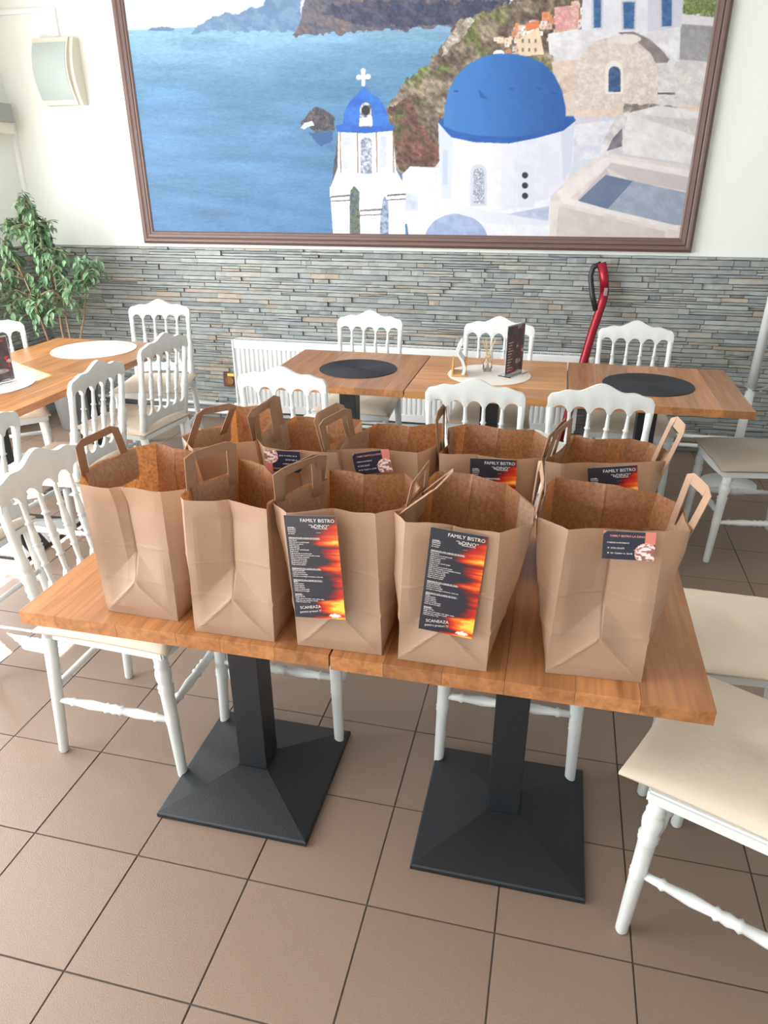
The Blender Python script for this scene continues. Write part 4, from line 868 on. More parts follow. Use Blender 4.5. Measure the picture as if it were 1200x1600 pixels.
def make_chair():
    root = empty('dining_chair')
    W_ = M['white']
    bm = bmesh.new()
    pts = []
    for (x, y, s) in ((0.205, 0.215, 1), (0.185, -0.195, 1), (-0.185, -0.195, 1), (-0.205, 0.215, 1)): pts.append((x, y))
    # front edge gently bowed
    out = [(0.205, 0.2)]+[(0.205-0.41*i/8, 0.2+0.018*math.sin(PI*i/8)) for i in range(1, 8)]+[(-0.205, 0.2), (-0.183, -0.19), (0.183, -0.19)]
    prism(bm, out, 'z', 0.418, 0.451); bmesh.ops.bevel(bm, geom=bm.edges[:], offset=0.005, segments=2, affect='EDGES')
    bm_obj('seat', bm, W_, root)
    bm = cushion_mesh(0.218, 0.21, 0.034); bm_obj('seat_cushion', bm, M['cushion'], root, True).location = (0, 0.012, 0)
    for s in (-1, 1):
        bm = bmesh.new(); lathe(bm, leg_profile(0.425), (s*0.193, 0.198, 0), (s*0.183, 0.178, 0.43), 14); bm_obj('leg', bm, W_, root, True)
    for s in (-1, 1):
        bm = bmesh.new(); lathe(bm, [(0, 0.0125), (0.004, 0.0145), (0.25, 0.0175), (0.43, 0.02)], (s*0.185, -0.21, 0), (s*0.175, -0.172, 0.43), 12); bm_obj('leg', bm, W_, root, True)
    sp = lambda L: [(0, 0.009), (L*.12, 0.0105), (L*.14, 0.0145), (L*.16, 0.0105), (L*.3, 0.015), (L*.42, 0.0115), (L*.435, 0.0165), (L*.46, 0.012), (L*.5, 0.0155), (L*.54, 0.012), (L*.565, 0.0165), (L*.58, 0.0115), (L*.7, 0.015), (L*.84, 0.0105), (L*.86, 0.0145), (L*.88, 0.0105), (L, 0.009)]
    for a, b, turned in (((-0.188, 0.188, 0.245), (0.188, 0.188, 0.245), 1), ((-0.188, 0.188, 0.20), (-0.18, -0.19, 0.20), 1), ((0.188, 0.188, 0.20), (0.18, -0.19, 0.20), 1), ((-0.18, -0.19, 0.245), (0.18, -0.19, 0.245), 0)):
        L = (Vector(b)-Vector(a)).length; bm = bmesh.new(); lathe(bm, sp(L) if turned else [(0, 0.0095), (L, 0.0095)], a, b, 12); bm_obj('stretcher', bm, W_, root, True)
    zb, zt = 0.555, 0.825
    for i, x in enumerate(XS):
        post = i in (0, 5); r = 0.0125 if post else 0.0088
        z0 = 0.43 if post else zb-0.01
        a = Vector((x*(0.97 if post else 0.93), seat_y(z0), z0)); b = Vector((x*(1.0 if post else 1.0), seat_y(zt), zt)); L = (b-a).length
        bm = bmesh.new()
        if post:
            lathe(bm, [(0, 0.02), (0.1, 0.017), (0.125, 0.0165), (0.13, 0.0195), (0.14, 0.0165), (0.15, 0.0195), (0.165, 0.0165), (0.185, 0.0205), (0.2, 0.02), (0.207, 0.0165), (0.213, 0.0195), (0.22, 0.0165), (0.235, 0.0185), (0.24, 0.0145), (L*0.8, 0.0125), (L, 0.0145)], a, b, 12)
        else: lathe(bm, spindle_profile(L, r), a, b, 10)
        bm_obj('back_post' if post else 'spindle', bm, W_, root, True)
    ct = rail_mesh(crest_top, lambda x: 0.808+0.026*arch_u(x), 90, 0.19, 0.026)
    o = bm_obj('crest_rail', ct, W_, root); sharpen(o, 50)
    lr = rail_mesh(lambda x: 0.565-0.026*arch_u(x/0.93), lambda x: 0.478+0.016*math.cos(x/0.17*PI/2), 80, 0.172, 0.02)
    o = bm_obj('lower_rail', lr, W_, root); sharpen(o, 50)
    return root
CH = [
 (0.095, 0.785, -90, 'white chair tucked under the left end of the bag table, its back toward the sun'),
 (1.79, 0.475, 64.8, 'white chair at lower right, turned askew toward the bag table end'),
 (1.81, 1.02, 90, 'white chair at the right end of the bag table, behind the askew one'),
 (2.19, 2.54, 97, 'white chair with taupe cushion at the right edge, near the white stand'),
 (0.185, 2.08, 0, 'white chair with its back to us at the left black placemat'),
 (0.97, 2.06, 0, 'white chair with its back to us, in front of the reed diffuser table'),
 (1.43, 2.08, 0, 'white chair with its back to us at the right black placemat'),
 (0.21, 2.97, 180, 'white chair by the radiator facing us behind the left black placemat'),
 (0.945, 2.93, 180, 'white chair by the radiator facing us behind the reed diffuser'),
 (1.655, 2.95, 180, 'white chair facing us behind the right black placemat, beside the red vacuum'),
 (-1.13, 3.09, 192.5, 'white chair against the slate wall between the plant and the socket'),
 (-0.85, 2.39, 83, 'white chair at the right side of the sunny table, nearest the slate wall'),
 (-0.83, 1.77, 90, 'white chair in the middle of the row along the sunny table right side'),
 (-0.785, 1.03, 90, 'white chair nearest us along the sunny table, cut off by the left frame edge'),
 (-1.66, 2.39, 221, 'white chair in front of the plant at the far left corner of the sunny table'),
 (0.515, 1.02, 180, 'white chair behind the bag table, left one, mostly hidden by bags'),
 (1.216, 1.015, 180, 'white chair behind the bag table, right one, mostly hidden by bags'),
]
proto = make_chair()
chairs = [proto]+[copy_tree(proto) for _ in CH[1:]]
for o, (x, y, a, lab) in zip(chairs, CH):
    o.location = (x, y, 0.0008); o.rotation_euler = (0, 0, math.radians(a)); tag(o, lab, 'chair', 'white dining chairs around the tables')
taupe = chairs[3]
for ch in taupe.children:
    if ch.name.startswith('seat_cushion'):
        ch.data = ch.data.copy(); ch.data.materials.clear(); ch.data.materials.append(M['cushion_grey']); ch['label'] = 'taupe satin seat cushion'
for ch in chairs[1].children:
    if ch.name.startswith('seat_cushion'): ch.location = (0.03, 0.045, 0); ch.scale = (1.05, 1.05, 1)
# ------------------------------------------------------------------ tables
def make_table(cx, cy, wx, wy, n, axis, label, seed, group):
    root = empty('dining_table', (cx, cy, 0), label=label, cat='table', group=group)
    r = random.Random(seed); H = 0.75; th = 0.032
    ws = [r.uniform(0.7, 1.4) for _ in range(n)]; s = sum(ws); tot = wx if axis == 'Y' else wy
    p = -tot/2; m = M['woodY'] if axis == 'Y' else M['woodX']
    for i, q in enumerate(ws):
        e = p+tot*q/s; g = 0.0002
        b = (p+g, -wy/2, H-th, e-g, wy/2, H) if axis == 'Y' else (-wx/2, p+g, H-th, wx/2, e-g, H)
        o = box_obj('board', b, m, root, bev=0.0008); p = e
        # rounded outer rim comes from the bevel
    box_obj('mounting_plate', (-0.15, -0.15, H-th-0.006, 0.15, 0.15, H-th-0.0005), M['black'], root)
    box_obj('column', (-0.042, -0.042, 0.05, 0.042, 0.042, H-th-0.006), M['black'], root, bev=0.003)
    bm = bmesh.new(); B = 0.2175
    lv = [(B, 0.001), (B, 0.012), (B-0.004, 0.016), (0.046, 0.062), (0.046, 0.066)]
    rings = [[bm.verts.new((sx*b, sy*b, z)) for sx, sy in ((-1, -1), (1, -1), (1, 1), (-1, 1))] for b, z in lv]
    for A, C in zip(rings, rings[1:]):
        for k in range(4): bm.faces.new((A[k], A[(k+1) % 4], C[(k+1) % 4], C[k]))
    bm.faces.new(rings[0][::-1]); bm.faces.new(rings[-1])
    bm_obj('base_plate', bm, M['black'], root)
    return root
G1 = 'wooden pedestal tables'
make_table(0.5135, 0.652, 0.709, 0.735, 6, 'Y', 'left half of the front wooden table carrying the paper bags', 1, G1)
make_table(1.2295, 0.650, 0.715, 0.735, 6, 'Y', 'right half of the front wooden table carrying the paper bags', 5, G1)
make_table(0.262, 2.565, 0.70, 0.71, 6, 'Y', 'left back table with a round black placemat, in front of the radiator', 3, G1)
make_table(0.967, 2.565, 0.70, 0.71, 5, 'X', 'middle back table with the round white mat and reed diffuser', 9, G1)
make_table(1.691, 2.565, 0.735, 0.71, 6, 'Y', 'right back table with a round black placemat', 12, G1)
make_table(-1.25, 2.54, 0.76, 0.72, 6, 'Y', 'far table on the sunny left side with a bare round white mat', 7, G1)
make_table(-1.25, 1.84, 0.76, 0.67, 6, 'Y', 'near table on the sunny left side, cut off by the frame, menu stand on it', 8, G1)

def mat_disc(x, y, r, m, nm, lab, grp, rings=True):
    bm = bmesh.new(); prof = [(0, 0.001)]
    n = 40 if rings else 1
    lathe(bm, [(0.0, r-0.001), (0.0012, r), (0.003, r-0.001)], (0, 0, 0), (0, 0, 1), 64)
    root = bm_obj(nm, bm, m); root.location = (x, y, 0.7502)
    if rings:
        bm = bmesh.new(); k = 22
        for i in range(k):
            rr = r*(i+0.5)/k; N = 48; A = []
            for w_, z in ((-r/k*0.38, 0.003), (0, 0.0042), (r/k*0.38, 0.003)): A.append([bm.verts.new(((rr+w_)*math.cos(2*PI*q/N), (rr+w_)*math.sin(2*PI*q/N), z)) for q in range(N)])
            for a, b in zip(A, A[1:]):
                for q in range(N): bm.faces.new((a[q], a[(q+1) % N], b[(q+1) % N], b[q]))
        o = bm_obj('woven_rings', bm, m, root); o['kind'] = 'stuff'
    tag(root, lab, 'placemat', grp); return root
mat_disc(0.313, 2.555, 0.192, M['matblack'], 'placemat', 'round black woven placemat on the left back table', 'round placemats')
mat_disc(1.675, 2.555, 0.20, M['matblack'], 'placemat', 'round black woven placemat on the right back table', 'round placemats')
mat_disc(0.955, 2.575, 0.197, M['matwhite'], 'placemat', 'round off-white mat under the reed diffuser on the middle back table', 'round placemats', False)
mat_disc(-1.225, 2.66, 0.225, M['matwhite'], 'placemat', 'bare round white mat on the far sunny table near the plant', 'round placemats', False)
mat_disc(-1.29, 1.885, 0.225, M['matwhite'], 'placemat', 'round white mat at the left frame edge under the menu stand', 'round placemats', False)

# reed diffuser
root = empty('reed_diffuser', (0.94, 2.63, 0.7534), label='small clear glass reed diffuser with pale sticks on the white mat', cat='diffuser')
bm = bmesh.new(); lathe(bm, [(0, 0.022), (0.003, 0.024), (0.045, 0.021), (0.06, 0.012), (0.075, 0.012), (0.076, 0.009), (0.06, 0.009), (0.043, 0.018), (0.006, 0.02)], n=20); bm_obj('bottle', bm, M['glass'], root, True)
bm = bmesh.new(); lathe(bm, [(0.062, 0.0135), (0.08, 0.0135), (0.08, 0.009)], n=18); bm_obj('collar', bm, M['reed'], root, True)
for k in range(6):
    a = k*1.05; d = Vector((0.030*math.cos(a), 0.03*math.sin(a), 0.155)); bm = bmesh.new(); tube(bm, [(-0.008*math.cos(a), -0.008*math.sin(a), 0.008), (0.005*math.cos(a), 0.005*math.sin(a), 0.075), d], 0.0016, 6); bm_obj('reed', bm, M['reed'], root)
# napkin holder
root = empty('napkin_holder', (0.815, 2.545, 0.7534), rz=0.1, label='small wooden napkin holder with a folded white napkin beside the reeds', cat='napkin holder')
box_obj('wooden_base', (-0.035, -0.055, 0, 0.035, 0.055, 0.01), M['lightwood'], root, bev=0.002)
for s in (-1, 1): box_obj('wooden_side', (s*0.03-0.004, -0.05, 0.01, s*0.03+0.004, 0.05, 0.075), M['lightwood'], root, bev=0.002)
bm = bmesh.new(); pr = [(0.012, 0.011), (0.02, 0.04), (0.008, 0.075), (-0.018, 0.11), (-0.012, 0.135), (0.004, 0.162)]
prism(bm, pr+[(x+0.014, z) for x, z in pr[::-1]], 'y', -0.06, 0.055); bm_obj('napkins', bm, M['white'], root)

_tx = {}
def text_obj(s, size, m, parent, x, z, align='LEFT', rot=0.0, flip=False, y=-0.0007, xs=1.0, name='lettering'):
    key = (s, round(size, 5), m.name, align)
    if key not in _tx:
        c = bpy.data.curves.new('lettering', 'FONT'); c.body = s; c.size = size; c.align_x = align; c.resolution_u = 2; c.offset = size*(0.012 if size < 0.006 else 0.0)
        t = bpy.data.objects.new('tmp', c); COL.objects.link(t)
        bpy.context.view_layer.update()
        me = bpy.data.meshes.new_from_object(t.evaluated_get(bpy.context.evaluated_depsgraph_get())); me.name = 'lettering'
        bpy.data.objects.remove(t); bpy.data.curves.remove(c); me.materials.clear(); me.materials.append(m); _tx[key] = me
    o = bpy.data.objects.new(name, _tx[key]); link(o, parent)
    o.location = (x, y, z); o.rotation_euler = (PI/2, rot, 0); o.scale = (xs, 1, 1)
    return o
def menu_img(w=44, h=96, seed=1):
    V, U = np.meshgrid(np.linspace(1, 0, h), np.linspace(0, 1, w), indexing='ij')    # V: 0 at the top edge; rows go from bottom to top
    st = fbm(U*0.05, V, 30, 3, 4); big = fbm(U*0, V, 6, 12, 2)
    edge = 0.70-0.5*np.clip((big-0.45)*2.2, -0.2, 1)-0.35*(st-0.5); edge = np.maximum(edge, 0.93-V*2.2)
    f = np.clip((U-edge)/0.55, 0, 1); heat = np.clip(f*0.8+(st-0.45)*1.5*f, 0, 1)[..., None]
    dark = np.array((44, 46, 56)); red = np.array((176, 36, 30)); org = np.array((242, 110, 34)); yel = np.array((255, 206, 84))
    c = np.where(heat < 0.33, dark+(red-dark)*heat/0.33, np.where(heat < 0.7, red+(org-red)*(heat-0.33)/0.37, org+(yel-org)*(heat-0.7)/0.3))
    m = ((U-0.80)/0.11)**2+((V-0.965)/0.018)**2 < 1
    c[m] = (238, 226, 220)
    return c
def card_img(w=64, h=40):
    V, U = np.meshgrid(np.linspace(1, 0, h), np.linspace(0, 1, w), indexing='ij')
    c = np.ones((h, w, 3))*np.array((42, 44, 60)); cor = (214, 124, 112)
    c[(U > 0.80) & (V < 0.42)] = cor; c[(U < 0.07-V*0.6)] = cor; c[(U+V*0.55 > 1.28)] = cor
    d = np.sqrt(((U-0.84)/0.2)**2+((V-0.74)/0.33)**2); q = value_noise(U, V, 22, 4)[..., None]
    fl_ = np.where(q > 0.5, np.array((240, 222, 214)), np.array((150, 96, 98)))
    c = np.where((d < 1)[..., None], fl_, c); c = np.where(((d >= 1) & (d < 1.1))[..., None], np.array((232, 168, 156)), c)
    return c
MI, CI = menu_img(), card_img()
LINES = [(0.115, 1, 'CIORBE :'), (0.135, 0, 'Radauteana'), (0.153, 0, 'Taraneasca'), (0.171, 0, 'de vacuta'), (0.212, 1, 'PREPARATE DIN CARNE DE PASARE :'), (0.233, 0, 'Supa de pui'), (0.251, 0, 'Snitel de pui cu cartofi prajiti'), (0.269, 0, 'Aripioare cu usturoi'), (0.287, 0, 'Pulpe la gratar'), (0.305, 0, 'Snitel de piept'), (0.323, 0, 'Crispy cu sos, cartofi prajiti'), (0.341, 0, 'Piept de pui'), (0.359, 0, 'Frigarui de pui cu cartofi prajiti'), (0.377, 0, 'Piept de pui umplut cu mozzarella si sunca'), (0.395, 0, 'Piept cu ciuperci, smantana'), (0.413, 0, 'Ficatei cu cartofi prajiti'), (0.431, 0, 'Gordon bleu cu cartofi'), (0.449, 0, 'Pipote de pui la gratar'), (0.467, 0, 'Pulpa de pui la gratar'),
 (0.508, 1, 'PREPARATE DIN CARNE DE OAIE :'), (0.527, 0, 'Pastrama de batal'), (0.545, 0, 'Cotlet de berbecut'), (0.563, 0, 'Pastrama cu mamaliga'), (0.583, 0, 'Sarmale cu mamaliga si smantana, ardei iute'),
 (0.622, 1, 'PREPARATE DIN CARNE DE PORC :'), (0.64, 0, 'Mititei'), (0.657, 0, 'Ceafa la gratar'), (0.675, 0, 'Cotlet la gratar'), (0.693, 0, 'Coaste afumate'), (0.711, 0, 'Ceafa cu cartofi prajiti'), (0.729, 0, 'Snitel de porc la tigaie'),
 (0.765, 1, 'BURGER :'), (0.785, 0, 'Burger de vita'), (0.805, 0, 'Chifla, carne de burger, rosii, salata, ceapa'), (0.823, 0, 'castraveti, sos, cascaval si cartofi'), (0.84, 0, 'Cutie de carton 1 leu')]
def flyer(bag, kind, P0, ex, k1, label):
    """stapled to the front of a bag: top-left corner P0, unit vector along the top edge, slope of the paper front"""
    name = 'menu_flyer' if kind == 'menu' else 'business_card'
    X_ = Vector(ex).normalized(); up = Vector((0, k1, 1)).normalized(); Y_ = up.cross(X_).normalized(); Z_ = X_.cross(Y_).normalized()
    w_, h_ = (0.102, 0.213) if kind == 'menu' else (0.087, 0.052)
    root = empty(name, P0, label=label, cat='flyer' if kind == 'menu' else 'card', group='menu flyers on the bags' if kind == 'menu' else 'business cards on the bags')
    R3 = Matrix((X_, Y_, Z_)).transposed().to_4x4()
    P0 = Vector(P0)+Vector((0, -0.014 if bag == 'C' else -0.003, 0))
    root.matrix_world = Matrix.Translation(P0) @ R3
    flip = kind == 'cardflip'
    sh = color_grid('printed_sheet', MI if kind == 'menu' else CI, 0, -h_, w_, 0, M['print2'], root, 0.0)
    if flip: sh.rotation_euler = (0, PI, 0); sh.location = (w_, 0, -h_)
    box_obj('card_stock', (0, 0.0002, -h_, w_, 0.0007, 0), M['white'], root)
    box_obj('staple', (w_*0.60, -0.0009, -0.0335, w_*0.68, -0.0002, -0.0328), M['steel'], root).rotation_euler = (0, 0.0, 0)
    if kind == 'menu':
        text_obj('FAMILY BISTRO', 0.0098, M['lettering'], root, w_*0.965, -0.0125, 'RIGHT'); text_obj('\u201claDINO\u201d', 0.0098, M['lettering'], root, w_*0.86, -0.0235, 'RIGHT')
        box_obj('underline', (w_*0.57, -0.0008, -0.0255, w_*0.82, -0.0003, -0.0249), M['lettering'], root)
        body = '\n'.join(l[2] for l in LINES if 0)
        for v, hd, s in LINES:
            text_obj(s, 0.0038 if hd else 0.0034, M['lettering'], root, w_*0.05, -v*h_-0.001, 'LEFT')
            if hd: box_obj('underline', (w_*0.05, -0.0008, -v*h_-0.0019, w_*(0.05+0.0195*len(s)), -0.0003, -v*h_-0.0016), M['lettering'], root)
        text_obj('SCANEAZA', 0.0085, M['lettering'], root, w_*0.12, -h_*0.915, 'LEFT', rot=-0.12); text_obj('pentru preturi !!!', 0.0065, M['lettering'], root, w_*0.11, -h_*0.955, 'LEFT', rot=-0.12)
    else:
        g = empty('card_print', (0, 0, 0)) if False else None
        T_ = [('FAMILY BISTRO LA DINO', 0.0052, 'letteringpink', 0.13, 0.19), ('COMENZI SI INFORMATII', 0.0033, 'lettering', 0.08, 0.42), ('0755.155.675', 0.0042, 'lettering', 0.16, 0.62), ('Str. Caisilor nr. 5d-36', 0.0042, 'lettering', 0.16, 0.80)]
        for s, sz, mm, u, v in T_:
            o = text_obj(s, sz, M[mm], root, w_*u, -h_*v, 'LEFT')
            if flip: o.location = (w_*(1-u), -0.0007, -h_*(1-v)); o.rotation_euler = (PI/2, PI, 0)
        for v in (0.59, 0.775):
            b_ = (w_*0.10, -0.0009, -h_*v-0.0012, w_*0.13, -0.0004, -h_*v+0.0012)
            if flip: b_ = (w_*0.87, -0.0009, -h_*(1-v)-0.0012, w_*0.90, -0.0004, -h_*(1-v)+0.0012)
            box_obj('icon', b_, M['reed'], root, bev=0.0004)
    return root
BAGS={
 'A':((0.35, 0.33, 0.52, 0.326),[[(0.3343, 0.3387), (0.4021, 0.3306), (0.4178, 0.3375), (0.5125, 0.3427)], [(0.5581, 0.3696), (0.5342, 0.4446)], [(0.473, 0.5653), (0.4094, 0.5857), (0.3591, 0.5968)], [(0.32, 0.5566), (0.3127, 0.5077), (0.2984, 0.4556), (0.3025, 0.3917)]]),
 'B':((0.572, 0.302, 0.748, 0.302),[[(0.5764, 0.3159), (0.6444, 0.3192), (0.6635, 0.3266), (0.7486, 0.3132)], [(0.7412, 0.3384), (0.7514, 0.3622)], [(0.7238, 0.4449), (0.6632, 0.5231), (0.5876, 0.5496)], [(0.6147, 0.4815), (0.5886, 0.4281), (0.5688, 0.3957), (0.5585, 0.337)]]),
 'C':((0.797, 0.304, 0.971, 0.308),[[(0.7899, 0.3082), (0.8389, 0.3223), (0.8756, 0.3365), (0.9531, 0.337)], [(1.0026, 0.3714), (1.0175, 0.468)], [(0.9661, 0.5395), (0.8843, 0.5244), (0.8036, 0.5359)], [(0.8168, 0.4802), (0.7783, 0.4233), (0.7539, 0.3628), (0.7508, 0.3436)]]),
 'D':((1.005, 0.304, 1.178, 0.303),[[(1.0138, 0.3176), (1.0688, 0.3168), (1.0978, 0.3156), (1.1844, 0.3071)], [(1.2398, 0.3641), (1.2392, 0.4315)], [(1.1774, 0.5348), (1.1012, 0.5739), (1.0283, 0.5721)], [(1.0113, 0.4666), (1.0002, 0.4007), (0.9869, 0.3534)]]),
 'E':((1.288, 0.326, 1.463, 0.336),[[(1.3003, 0.349), (1.3626, 0.3634), (1.4115, 0.3694), (1.4653, 0.3767)], [(1.5102, 0.3973), (1.5042, 0.5012)], [(1.4695, 0.5551), (1.3565, 0.586), (1.2737, 0.5917)], [(1.2449, 0.4973), (1.2456, 0.3901)]]),
 'F':((0.45, 0.64, 0.62, 0.65),[[(0.4623, 0.5801), (0.5195, 0.6241), (0.5807, 0.6608)], [(0.5754, 0.6972), (0.557, 0.8315)], [(0.5237, 0.9401), (0.4647, 0.9391), (0.4208, 0.9108)], [(0.4565, 0.7605), (0.4121, 0.7093), (0.3936, 0.6559)]]),
 'G':((0.635, 0.63, 0.8, 0.63),[[(0.6192, 0.6289), (0.687, 0.6182), (0.7535, 0.6291)], [(0.7902, 0.6374), (0.7841, 0.7541)], [(0.7832, 0.8772), (0.6676, 0.8731), (0.6124, 0.8663)], [(0.5882, 0.7955), (0.5682, 0.6907)]]),
 'H':((0.812, 0.645, 0.985, 0.65),[[(0.7524, 0.6417), (0.8153, 0.6604), (0.862, 0.6666), (0.9675, 0.6735)], [(1.0041, 0.7252), (1.0086, 0.7811)], [(0.9894, 0.8915), (0.9155, 0.8591), (0.8306, 0.8556)], [(0.7982, 0.767), (0.7593, 0.6786)]]),
 'I':((1.03, 0.66, 1.2, 0.66),[[(1.016, 0.6803), (1.0867, 0.6796), (1.1856, 0.6776)], [(1.2469, 0.6997), (1.2607, 0.8151)], [(1.2177, 0.8867), (1.1287, 0.8918), (1.0475, 0.9047)], [(1.0082, 0.8645), (1.0281, 0.7441)]]),
 'J':((1.27, 0.67, 1.44, 0.685),[[(1.2501, 0.6843), (1.2884, 0.6694), (1.3692, 0.6956), (1.4544, 0.7189)], [(1.5152, 0.7446), (1.5259, 0.7795), (1.5108, 0.8141)], [(1.4854, 0.8524), (1.4421, 0.8841), (1.3603, 0.8515), (1.3135, 0.8789)], [(1.2874, 0.7763)]]),
}
HANDLES={
 'A':[('L', (0.3061, 0.3999, 1.045), (0.3168, 0.5298, 1.045), (0.3408, 0.353, 1.123), (0.3448, 0.4693, 1.123))],
 'B':[('L', (0.5654, 0.3746, 1.045), (0.6143, 0.4628, 1.045), (0.5892, 0.3395, 1.123), (0.6311, 0.4305, 1.123)), ('R', (0.7508, 0.3778, 1.045), (0.8035, 0.4701, 1.045), (0.7855, 0.3106, 1.123), (0.8306, 0.4087, 1.123))],
 'C':[('L', (0.7586, 0.3608, 1.045), (0.8068, 0.4433, 1.045), (0.7831, 0.3006, 1.123), (0.8186, 0.4059, 1.123)), ('R', (1.0055, 0.3809, 1.045), (1.0208, 0.4854, 1.045), (1.0292, 0.323, 1.123), (1.0346, 0.4202, 1.123))],
 'D':[('L', (1.0008, 0.3623, 1.045), (1.0249, 0.4697, 1.045), (1.0634, 0.2844, 1.123), (1.0862, 0.3824, 1.123)), ('R', (1.2406, 0.3973, 1.045), (1.2346, 0.4791, 1.045), (1.2472, 0.3435, 1.123), (1.2407, 0.4603, 1.123))],
 'E':[('L', (1.247, 0.413, 1.045), (1.2553, 0.5191, 1.045), (1.2519, 0.3332, 1.123), (1.2506, 0.4426, 1.123)), ('R', (1.5124, 0.4134, 1.045), (1.4988, 0.4852, 1.045), (1.5197, 0.3777, 1.123), (1.5052, 0.456, 1.123))],
 'F':[('L', (0.4334, 0.6273, 1.045), (0.4705, 0.7378, 1.045), (0.4725, 0.6109, 1.123), (0.5307, 0.6701, 1.123)), ('R', (0.5789, 0.6884, 1.045), (0.5906, 0.812, 1.045), (0.5965, 0.6388, 1.123), (0.6045, 0.7632, 1.123))],
 'G':[('L', (0.573, 0.6871, 1.045), (0.6, 0.7518, 1.045), (0.5974, 0.6144, 1.123), (0.6048, 0.7243, 1.123)), ('R', (0.7583, 0.6474, 1.045), (0.7867, 0.7451, 1.045), (0.7508, 0.6203, 1.123), (0.7728, 0.7299, 1.123))],
 'H':[('L', (0.764, 0.6487, 1.045), (0.7916, 0.7558, 1.045), (0.7742, 0.5887, 1.123), (0.7972, 0.7043, 1.123)), ('R', (1.0085, 0.7262, 1.045), (1.0108, 0.7676, 1.045), (1.0095, 0.6882, 1.123), (1.0076, 0.7723, 1.123))],
 'I':[('L', (1.0313, 0.7226, 1.045), (1.0096, 0.8346, 1.045), (1.033, 0.6747, 1.123), (1.0141, 0.7686, 1.123)), ('R', (1.2467, 0.7037, 1.045), (1.2703, 0.7725, 1.045), (1.2578, 0.6289, 1.123), (1.2813, 0.7401, 1.123))],
 'J':[('L', (1.2551, 0.7015, 1.045), (1.2987, 0.8146, 1.045), (1.2676, 0.6564, 1.123), (1.2977, 0.7439, 1.123)), ('R', (1.5075, 0.735, 1.045), (1.4981, 0.8112, 1.045), (1.5248, 0.7147, 1.123), (1.5151, 0.7929, 1.123))],
}
FLYERS={
 'C':('menu',[0.7861, 0.3177, 1.0403],[0.997, 0.0052, 0.0771],0.0678,0.1041,0.224),
 'D':('menu',[1.0637, 0.3063, 1.0469],[0.9965, -0.003, -0.083],0.0365,0.1027,0.2162),
 'E':('card',[1.3599, 0.357, 1.0478],[0.9985, 0.0061, 0.0539],0.1141,0.0898,0.0517),
 'G':('cardflip',[0.6222, 0.6174, 1.0447],[0.9997, -0.0004, 0.0261],-0.0156,0.0836,0.0426),
 'H':('card',[0.8205, 0.6522, 1.0375],[0.976, 0.0096, 0.2173],0.0442,0.0872,0.054),
 'I':('menu',[1.0879, 0.6711, 1.0437],[0.9992, 0.0025, 0.0387],0.065,0.1008,None),
 'J':('menu',[1.3404, 0.6837, 1.0367],[0.9875, 0.0078, 0.1571],0.0494,0.0996,None),
}
RIMZ = 1.045
def resample(pts, n):
    P = [Vector(p) for p in pts]; d = [0]
    for a, b in zip(P, P[1:]): d.append(d[-1]+(b-a).length)
    out = []
    for i in range(n+1):
        s = d[-1]*UM[i]; k = 0
        while k < len(P)-2 and d[k+1] < s: k += 1
        t = (s-d[k])/max(1e-9, d[k+1]-d[k]); out.append(P[k].lerp(P[k+1], min(1, max(0, t))))
    return out
_fr = [random.Random(77).uniform(-1, 1) for _ in range(4096)]
def facet(x, y):
    """piecewise planar random relief, like crumpled paper"""
    x += 0.35*y; i, j = math.floor(x), math.floor(y); a, b = x-i, y-j
    H = lambda p, q: _fr[(p*57+q*131) % 4096]
    if a+b < 1: return H(i, j)*(1-a-b)+H(i+1, j)*a+H(i, j+1)*b
    return H(i+1, j+1)*(a+b-1)+H(i, j+1)*(1-a)+H(i+1, j)*(1-b)
UM = [0.5+0.5*(abs(2*i/32-1)**1.45)*(1 if i > 16 else -1) for i in range(33)]
